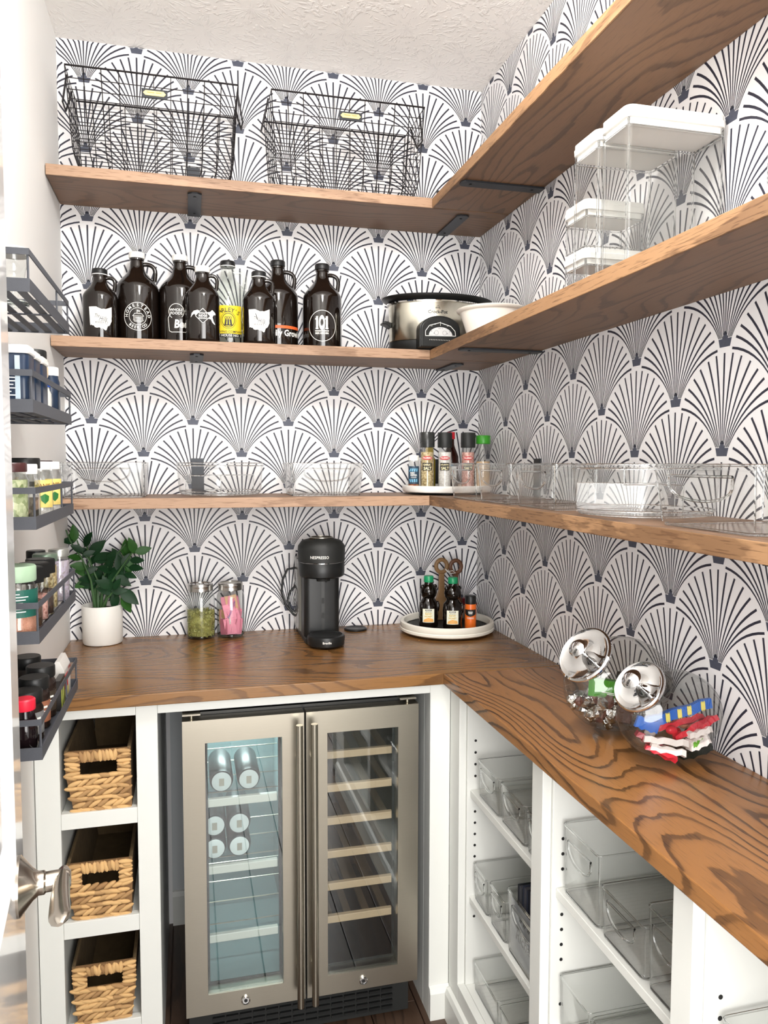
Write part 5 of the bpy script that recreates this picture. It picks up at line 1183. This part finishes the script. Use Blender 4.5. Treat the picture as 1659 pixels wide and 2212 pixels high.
def woven(label, xl, xr, z0, z1, bl, br, hb, ht):
    """front face between top corners xl..xr (z1) and bottom corners bl..br (z0)"""
    t = thing('woven_basket', label, 'basket', ((xl+xr)/2, -0.36, z0), (0,0,0), 'woven baskets in the cubbies'); ox, oy, oz = t.location
    yF, yB = -0.572, -0.16; Ht = z1-z0
    hx0, hx1 = xl+.032*1.0, xr-.030
    X = lambda f: (bl+(xl-bl)*min(1, f*1.5), br+(xr-br)*min(1, f*1.5))
    w_ = MB()
    def wallseg(a, b_, c_, d_, y0, y1): # polygon a..d in xz
        w_.prism([(p[0]-ox, p[1]-oz) for p in (a, b_, c_, d_)], y0-oy, y1-oy, 'y')
    ti = .006
    wallseg((bl, z0), (br, z0), (X((hb-z0)/Ht)[1], hb), (X((hb-z0)/Ht)[0], hb), yF, yF+ti)
    wallseg((xl, ht), (xr, ht), (xr, z1), (xl, z1), yF, yF+ti); wallseg((X(.6)[0], hb), (hx0, hb), (hx0, ht), (xl, ht), yF, yF+ti); wallseg((hx1, hb), (X(.6)[1], hb), (xr, ht), (hx1, ht), yF, yF+ti)
    obj('front_wall', w_, M_strawd, t, fix=False)
    s_ = MB()
    for a, b_ in ((bl, xl), (br-ti, xr-ti)):
        s_.loft([[(a-ox, yF+ti-oy, 0), (a+ti-ox, yF+ti-oy, 0), (a+ti-ox, yB-oy, 0), (a-ox, yB-oy, 0)], [(b_-ox, yF+ti-oy, Ht), (b_+ti-ox, yF+ti-oy, Ht), (b_+ti-ox, yB-oy, Ht), (b_-ox, yB-oy, Ht)]], sm=False)
    s_.box(bl-ox, br-ox, yB-oy, yB+ti-oy, 0, Ht); s_.box(bl-ox, br-ox, yF-oy+ti, yB-oy, 0, .006); obj('side_walls', s_, M_strawi, t, fix=False)
    def st(x, z, ln, h_, ang_, d_=.0055, yo=0, rz=0):
        o = bpy.data.objects.new('strand', STRAND); SC.collection.objects.link(o); o.parent = t
        o.location = (x-ox, yF-.0015-yo-oy, z-oz); o.scale = (ln, d_*2, h_); o.rotation_euler = (rs.uniform(-.3, .3), -ang_, rz)
    rows = max(5, round((hb-z0)/.0125))
    for r_ in range(rows):
        z = z0+.005+(hb-z0-.007)*r_/(rows-1); xa, xb = X((z-z0)/Ht); n = 7
        for i in range(n):
            x = xa+.007+(xb-xa-.014)*(i+(.5 if r_ % 2 else 0)*.8+.1)/(n-.2)
            if x > xb-.004: continue
            st(x, z+rs.uniform(-.0015, .0015), .030+rs.random()*.008, .0120, (.42 if r_ % 2 else -.16)+rs.uniform(-.2, .2), yo=rs.uniform(0, .002))
    for i in range(10):   # upright wraps over the handle
        x = hx0+(hx1-hx0)*(i+.5)/10; st(x, (ht+z1)/2, .0115, (z1-ht)*1.12, rs.uniform(-.2, .2) if i % 2 else .3, d_=.005)
    for side in (0, 1):
        xa, xb = ((xl, hx0) if side == 0 else (hx1, xr))
        for r_ in range(5):
            z = hb+(z1-hb)*(r_+.5)/5; st((xa+xb)/2, z, (xb-xa)*1.12, .0125, rs.uniform(-.35, .35), yo=rs.uniform(0, .0015)); 
            if r_ % 2: st((xa+xb)/2+.004, z+.004, (xb-xa)*.7, .009, rs.uniform(-.6, .6), yo=.003)
    for i in range(9):   # bead along the base
        st(bl+.008+(br-bl-.016)*i/8, z0+.003, .018, .008, rs.uniform(-.2, .2), yo=.0005)
    rim = MB()
    for x in (xl+.003, xr-.003): rim.tube([(x-ox, yF-oy, Ht), (x-ox+(.002 if x < ox else -.002), yB-oy, Ht)], .0045, 6)
    rim.tube([(xl+.003-ox, yB-oy, Ht), (xr-.003-ox, yB-oy, Ht)], .0045, 6); obj('rim', rim, M_strawi, t, kind='stuff')
woven('woven water hyacinth basket in the top cubby', -1.2165, -1.0735, 0.6375, 0.7800, -1.1985, -1.0725, 0.7230, 0.7535)
woven('woven water hyacinth basket in the middle cubby beside the door lever', -1.2175, -1.0745, 0.3805, 0.5160, -1.2010, -1.0775, 0.4600, 0.4905)
woven('woven water hyacinth basket in the bottom cubby', -1.2115, -1.0705, 0.1280, 0.2680, -1.2005, -1.0815, 0.2130, 0.2420)
for z_, i in ((0.775, 0), (0.535, 1)): tag(obj('paper_tag', MB().box(-1.122, -1.088, -0.1665, -0.1655, z_-.0, z_+.036), P_('tag_white', 214, 214, 210)), ['white paper tag at the back of the top cubby', 'white paper tag at the back of the middle cubby'][i], 'tag')

# ---------------------------------------------------------------- spice racks on the left wall
RX0_, RX1_, RY0, RY1 = XL+0.0008, -1.155, -1.171, -0.786
RZ = [1.689, 1.5134, 1.339, 1.166, 0.987]
def rack(z, label):
    t = thing('spice_rack', label, 'rack', (RX0_, 0, z), (0,0,0), 'grey metal racks on the left wall'); w_ = RX1_-RX0_; th = .0016; hh = .0195
    bx = lambda n, *a: obj(n, MB().box(*a), M_rack, t)
    bx('front_panel', w_-th, w_, RY0, RY1, 0, hh); bx('end_panel', 0, w_-th, RY0, RY0+th, 0, hh); bx('end_panel', 0, w_-th, RY1-th, RY1, 0, hh); bx('back_panel', 0, th, RY0+th, RY1-th, 0, hh+.05)
    for i in range(5): x = .010+i*.0235; bx('slat', x, x+.0125, RY0+th, RY1-th, .0022, .0036)
    bx('cross_bar', th, w_-th, -0.9825, -0.9745, .0002, .0020)
    z0, z1 = .0535, .0630
    bx('rail', w_-th, w_, RY0, RY1, z0, z1); bx('rail', 0, w_-th, RY0, RY0+th, z0, z1); bx('rail', 0, w_-th, RY1-th, RY1, z0, z1)
    for y in (RY0+.003, -0.915, RY1-.003): obj('post', MB().tube([(w_-.0025, y, hh), (w_-.0025, y, z0+.002)], .0018, 6), M_rack, t)
    return t
ords = ['topmost', 'second from the top', 'third from the top', 'fourth from the top', 'bottom']
for z, n in zip(RZ, ords): rack(z, 'grey metal spice rack on the left wall, %s of five' % n)
def tub(label, loc, s, Ht, cbody, ccap, gm=None, lab=None, sub=True):
    t = thing('spice_tub', label, 'container', loc, (0,0,0), 'blue tubs in the second rack'); f = lambda i, z: [(p[0], p[1], z) for p in rrect(-s+i, s-i, -s*.92+i, s*.92-i, .008)]
    obj('tub_body', MB().loft([f(.001, 0), f(0, .003), f(0, Ht-.014), f(.001, Ht-.0125)], sm=True), cbody, t)
    obj('lid', MB().loft([f(-.001, Ht-.0122), f(-.0022, Ht-.010), f(-.0022, Ht-.004), f(-.0005, Ht-.003), f(-.0005, Ht)], sm=False), ccap, t)
    if lab:
        w2 = MB()
        for i in range(7): line2(w2, [(-s*.7, Ht*.55-i*.0052), (s*(.2+.5*((i*37) % 5)/5), Ht*.55-i*.0052)], .0016)
        obj('label_lines', upright(w2, -s*.92-.0006), M_print, t, fix=False, kind='stuff')
    return t
def fz(i): return RZ[i]+0.0040
M_navy = P_('navy_plastic', 26, 42, 64, .3); M_ssilver = P_('silver_stripe', 170, 186, 196, .3)
# rack 1: clear glasses
for (x, y, lb) in ((-1.222, -1.120, 'clear glass hourglass shaker on the topmost rack, nearest the door'), (-1.205, -1.030, 'clear glass shaker on the topmost rack, second from the door')):
    t = thing('glass_shaker', lb, 'glass', (x, y, fz(0)), (0,0,0), 'glass shakers on the topmost rack')
    obj('glass_body', MB().lathe([(.022, 0), (.026, .004), (.022, .022), (.017, .040), (.019, .058), (.024, .074), (.024, .080)], 30, caps=False), M_clearg, t, fix=False)
    obj('glass_base', MB().lathe([(0, .001), (.022, .0012), (.024, .005), (.020, .008), (0, .008)], 28, caps=False), M_gthick, t)
    obj('lid', MB().lathe([(.0245, .0802), (.025, .083), (.024, .092), (.018, .094), (0, .094)], 28), mat('frosted_lid', S(206, 202, 192), .3), t)
# rack 2
for i, (y, lb) in enumerate(((-1.135, 'navy flip top tub with white lid on the second rack, nearest the door'), (-1.072, 'navy flip top tub with white lid on the second rack, second from the door'), (-1.010, 'navy flip top tub with white lid on the second rack, third from the door'))):
    tb = tub(lb, (-1.194 if i else -1.192, y, fz(1)), .030, .096, M_navy, M_wht, lab=(i == 0))
    obj('stripe', MB().box(.012, .019, -.0290, -.0280, .004, .080), M_ssilver, tb)
shk = shaker
t = shk('spice_jar', 'brown spice jar with cream collar and black lid on the second rack', (-1.195, -0.945, fz(1)), .0235, .085, .028, .0235, P_('jar_dark_label', 40, 38, 36, .3), None, 0, M_blk)
obj('collar', MB().lathe([(.024, .070), (.0255, .074), (.0255, .088), (.0240, .0885)], 30), P_('cream_collar', 222, 196, 160, .4), t)
t = shk('spice_jar', 'spice jar with black lid behind the cream collared jar on the second rack', (-1.240, -0.900, fz(1)), .0225, .100, .026, .0225, M_clearg, speck('dried_herbs', S(104, 110, 60), S(70, 76, 40)), .07, M_blk)
t = shk('spice_jar', 'short white label jar with blue lid on the second rack', (-1.195, -0.885, fz(1)), .0200, .055, .012, .0190, P_('jar_white_label', 214, 214, 208, .4), None, 0, P_('lid_blue', 40, 84, 176, .4))
t = shk('spice_jar', 'tall narrow navy jar with pointed white lid at the far end of the second rack', (-1.186, -0.822, fz(1)), .0165, .082, .016, .0150, M_navy, None, 0, M_wht)
# rack 3
M_herb = speck('green_herbs', S(128, 142, 92), S(196, 200, 160), 160); M_brl = P_('lid_dark_brown', 62, 30, 30, .35)
shk('spice_jar', 'jar of green herbs with dark brown lid on the third rack, nearest the door', (-1.198, -1.132, fz(2)), .0270, .078, .014, .0250, M_clearg, M_herb, .070, M_brl)
t = shk('spice_jar', 'slim clear jar with white square lid on the third rack', (-1.186, -1.072, fz(2)), .0170, .074, .016, .0170, M_clearg, speck('peppercorn', S(70,60,50), S(120,110,96)), .04, M_capw, square=True)
shk('spice_jar', 'clear jar with wide black lid on the third rack', (-1.200, -1.012, fz(2)), .0240, .082, .018, .0250, M_clearg, M_salt, .05, M_blk)
for i, (y, lb) in enumerate(((-0.950, 'jar with yellow leaf label and white lid in the middle of the third rack'), (-0.850, 'jar with yellow leaf label and white lid toward the far end of the third rack'))):
    t = shk('spice_jar', lb, (-1.186, y, fz(2)), .0200, .080, .014, .0170, M_clearg, M_salt, .05, M_capw)
    a_ = 0.5; art(t, MB().add([(-.016,-.024,0),(.016,-.024,0),(.016,.024,0),(-.016,.024,0)], [(0,1,2,3)]), .020, .042, [P_('label_pale_yellow', 234, 210, 120)], 'label', a_, .0006, .004)
    art(t, shift(text_mb('ANIS', .0085, .02), 0, .014), .020, .042, [P_('print_brown', 130, 84, 40)], 'lettering', a_, .0011, .004)
    art(t, MB().add([(-.006,-.012,0),(0,-.018,0),(.006,-.012,0),(.007,-.004,0),(0,0,0),(-.007,-.004,0)], [tuple(range(6))]), .020, .042, [P_('print_leaf', 40, 110, 50)], 'leaf_print', a_, .0011, .004)
shk('spice_jar', 'clear jar with dark brown lid behind the white lids on the third rack', (-1.240, -0.890, fz(2)), .0230, .082, .014, .0220, M_clearg, M_herb, .03, M_brl)
shk('spice_jar', 'clear jar with dark brown lid at the far end of the third rack', (-1.205, -0.812, fz(2)), .0190, .082, .014, .0180, M_clearg, M_tan, .03, M_brl)
# rack 4
M_pks = speck('pink_coarse_salt', S(206, 148, 120), S(188, 128, 104), 600)
t = shk('spice_jar', 'stout pink salt jar with pale green lid and teal label on the fourth rack', (-1.192, -1.135, fz(3)), .0290, .086, .024, .0285, M_clearg, M_pks, .036, P_('lid_pale_green', 150, 176, 148, .4), neck=.002)
art(t, MB().add([(-.045,-.021,0),(.045,-.021,0),(.045,.021,0),(-.045,.021,0)], [(0,1,2,3)]), .029, .056, [P_('label_teal', 22, 84, 72)], 'label', .4, .0006, .004)
w2 = MB()
for i in range(7): line2(w2, [(-.020, .015-i*.0045), (.002+.004*((i*7) % 4), .015-i*.0045)], .0014)
art(t, w2, .029, .056, [M_print], 'label_lines', .25, .0012, .004)
for i, (x, y) in enumerate(((-1.190, -1.060), (-1.190, -1.005), (-1.190, -0.950), (-1.243, -1.085))):
    shk('spice_jar', ['black hexagonal lid jar just behind the pale green lid on the fourth rack', 'black hexagonal lid jar second behind the pale green lid on the fourth rack', 'black hexagonal lid jar third behind the pale green lid on the fourth rack', 'jar with black six sided lid on the fourth rack against the wall'][i], (x, y, fz(3)), .0215, .070, .026, .0245, M_clearg, [speck('brown_spice', S(96, 66, 44), S(60, 42, 30)), M_pink, speck('clove', S(54, 38, 30), S(84, 60, 44)), M_herb][i], .045, M_blk, ribbed='hex')
shk('spice_jar', 'clear jar of beige flakes with greenish metal lid on the fourth rack', (-1.192, -0.892, fz(3)), .0210, .084, .014, .0215, M_clearg, M_garlic, .080, mat('lid_green_metal', S(120, 140, 122), .35, .6))
shk('spice_jar', 'clear jar of white powder with black lid on the fourth rack', (-1.215, -0.850, fz(3)), .0190, .084, .016, .0170, M_clearg, M_salt, .078, M_blk)
shk('spice_jar', 'clear jar of lavender petals with metal lid at the far end of the fourth rack', (-1.180, -0.815, fz(3)), .0190, .084, .014, .0190, M_clearg, speck('lavender', S(188, 176, 196), S(160, 150, 150)), .080, mat('lid_metal', S(176, 178, 172), .3, .8))
# rack 5
M_soy = P_('dark_liquid', 22, 14, 16, .08)
for (x, y, c_, lb) in ((-1.228, -1.138, M_capw, 'dark liquid bottle with white cap on the bottom rack, nearest the door'), (-1.185, -1.138, P_('cap_bright_red', 214, 32, 56, .4), 'dark liquid bottle with bright red cap at the front of the bottom rack')):
    t = thing('sauce_bottle', lb, 'bottle', (x, y, fz(4)))
    obj('glass_body', MB().lathe([(.016, 0), (.0185, .003), (.0185, .046), (.015, .056), (.013, .066)], 28), M_soy, t); obj('cap', MB().lathe([(.0155, .0662), (.0162, .068), (.0160, .082), (.014, .084), (0, .084)], 28), c_, t)
for i, (x, y, hh) in enumerate(((-1.192, -1.082, .080), (-1.192, -1.022, .086), (-1.192, -0.962, .090), (-1.225, -0.905, .094), (-1.243, -1.060, .098))):
    t = shk('spice_jar', ['round black lid jar just behind the red cap on the bottom rack', 'round black lid jar second behind the red cap on the bottom rack', 'round black lid jar third behind the red cap on the bottom rack', 'dark spice jar with black lid near the far end of the bottom rack', 'dark spice jar with black lid on the bottom rack against the wall'][i], (x, y, fz(4)), .0245, hh-.02, .020, .0240, P_('jar_dark_%d' % i, 44, 34, 30, .15), None, 0, M_blk, neck=.001)
    if i < 3:
        art(t, MB().add([(-.020,-.018,0),(.020,-.018,0),(.020,.018,0),(-.020,.018,0)], [(0,1,2,3)]), .0245, .030, [[P_('label_grey', 120, 120, 120), P_('label_brown', 150, 96, 70), P_('label_dark', 60, 50, 40)][i]], 'label', .75, .0006, .004)
        art(t, small_print([(-.010, .010, .008, .0035), (-.008, .006, .001, .0016)]), .0245, .030, [M_print], 'small_print', .6, .0012, .004)['kind'] = 'stuff'
t = thing('spice_packet', 'white and red spice packet at the far end of the bottom rack', 'packet', (-1.178, -0.840, fz(4)))
pk = MB().loft([[(-.012*k, -.036, z), (.012*k, -.036, z), (.012*k, .036, z), (-.012*k, .036, z)] for k, z in ((1, 0), (1, .055), (.3, .074))], sm=False); obj('packet_body', pk, P_('packet_paper', 222, 218, 212, .5), t)
obj('red_panel', MB().box(.0122, .0128, -.034, .000, .020, .046), P_('print_scarlet', 200, 30, 40), t)
obj('yellow_panel', MB().box(.0122, .0128, -.034, .010, .004, .018), P_('print_straw', 214, 200, 120), t)
w2 = small_print([(-.010, .012, .006, .004), (-.010, .008, -.002, .004)]); w2.v = [(.0131, x+.018, y+.045) for x, y, z in w2.v]; obj('small_print', w2, P_('print_faded_red', 190, 60, 60), t, fix=False, kind='stuff')
t = thing('spice_packet', 'dark packet with lime green stripes in the middle of the bottom rack', 'packet', (-1.168, -0.918, fz(4)))
obj('packet_body', MB().box(-.005, .005, -.026, .026, 0, .055), P_('packet_dark', 40, 36, 34, .4), t)
for y in (-.012, .008): obj('green_stripe', MB().box(.0052, .0056, y-.004, y+.004, .004, .045), P_('print_lime', 196, 206, 90), t)
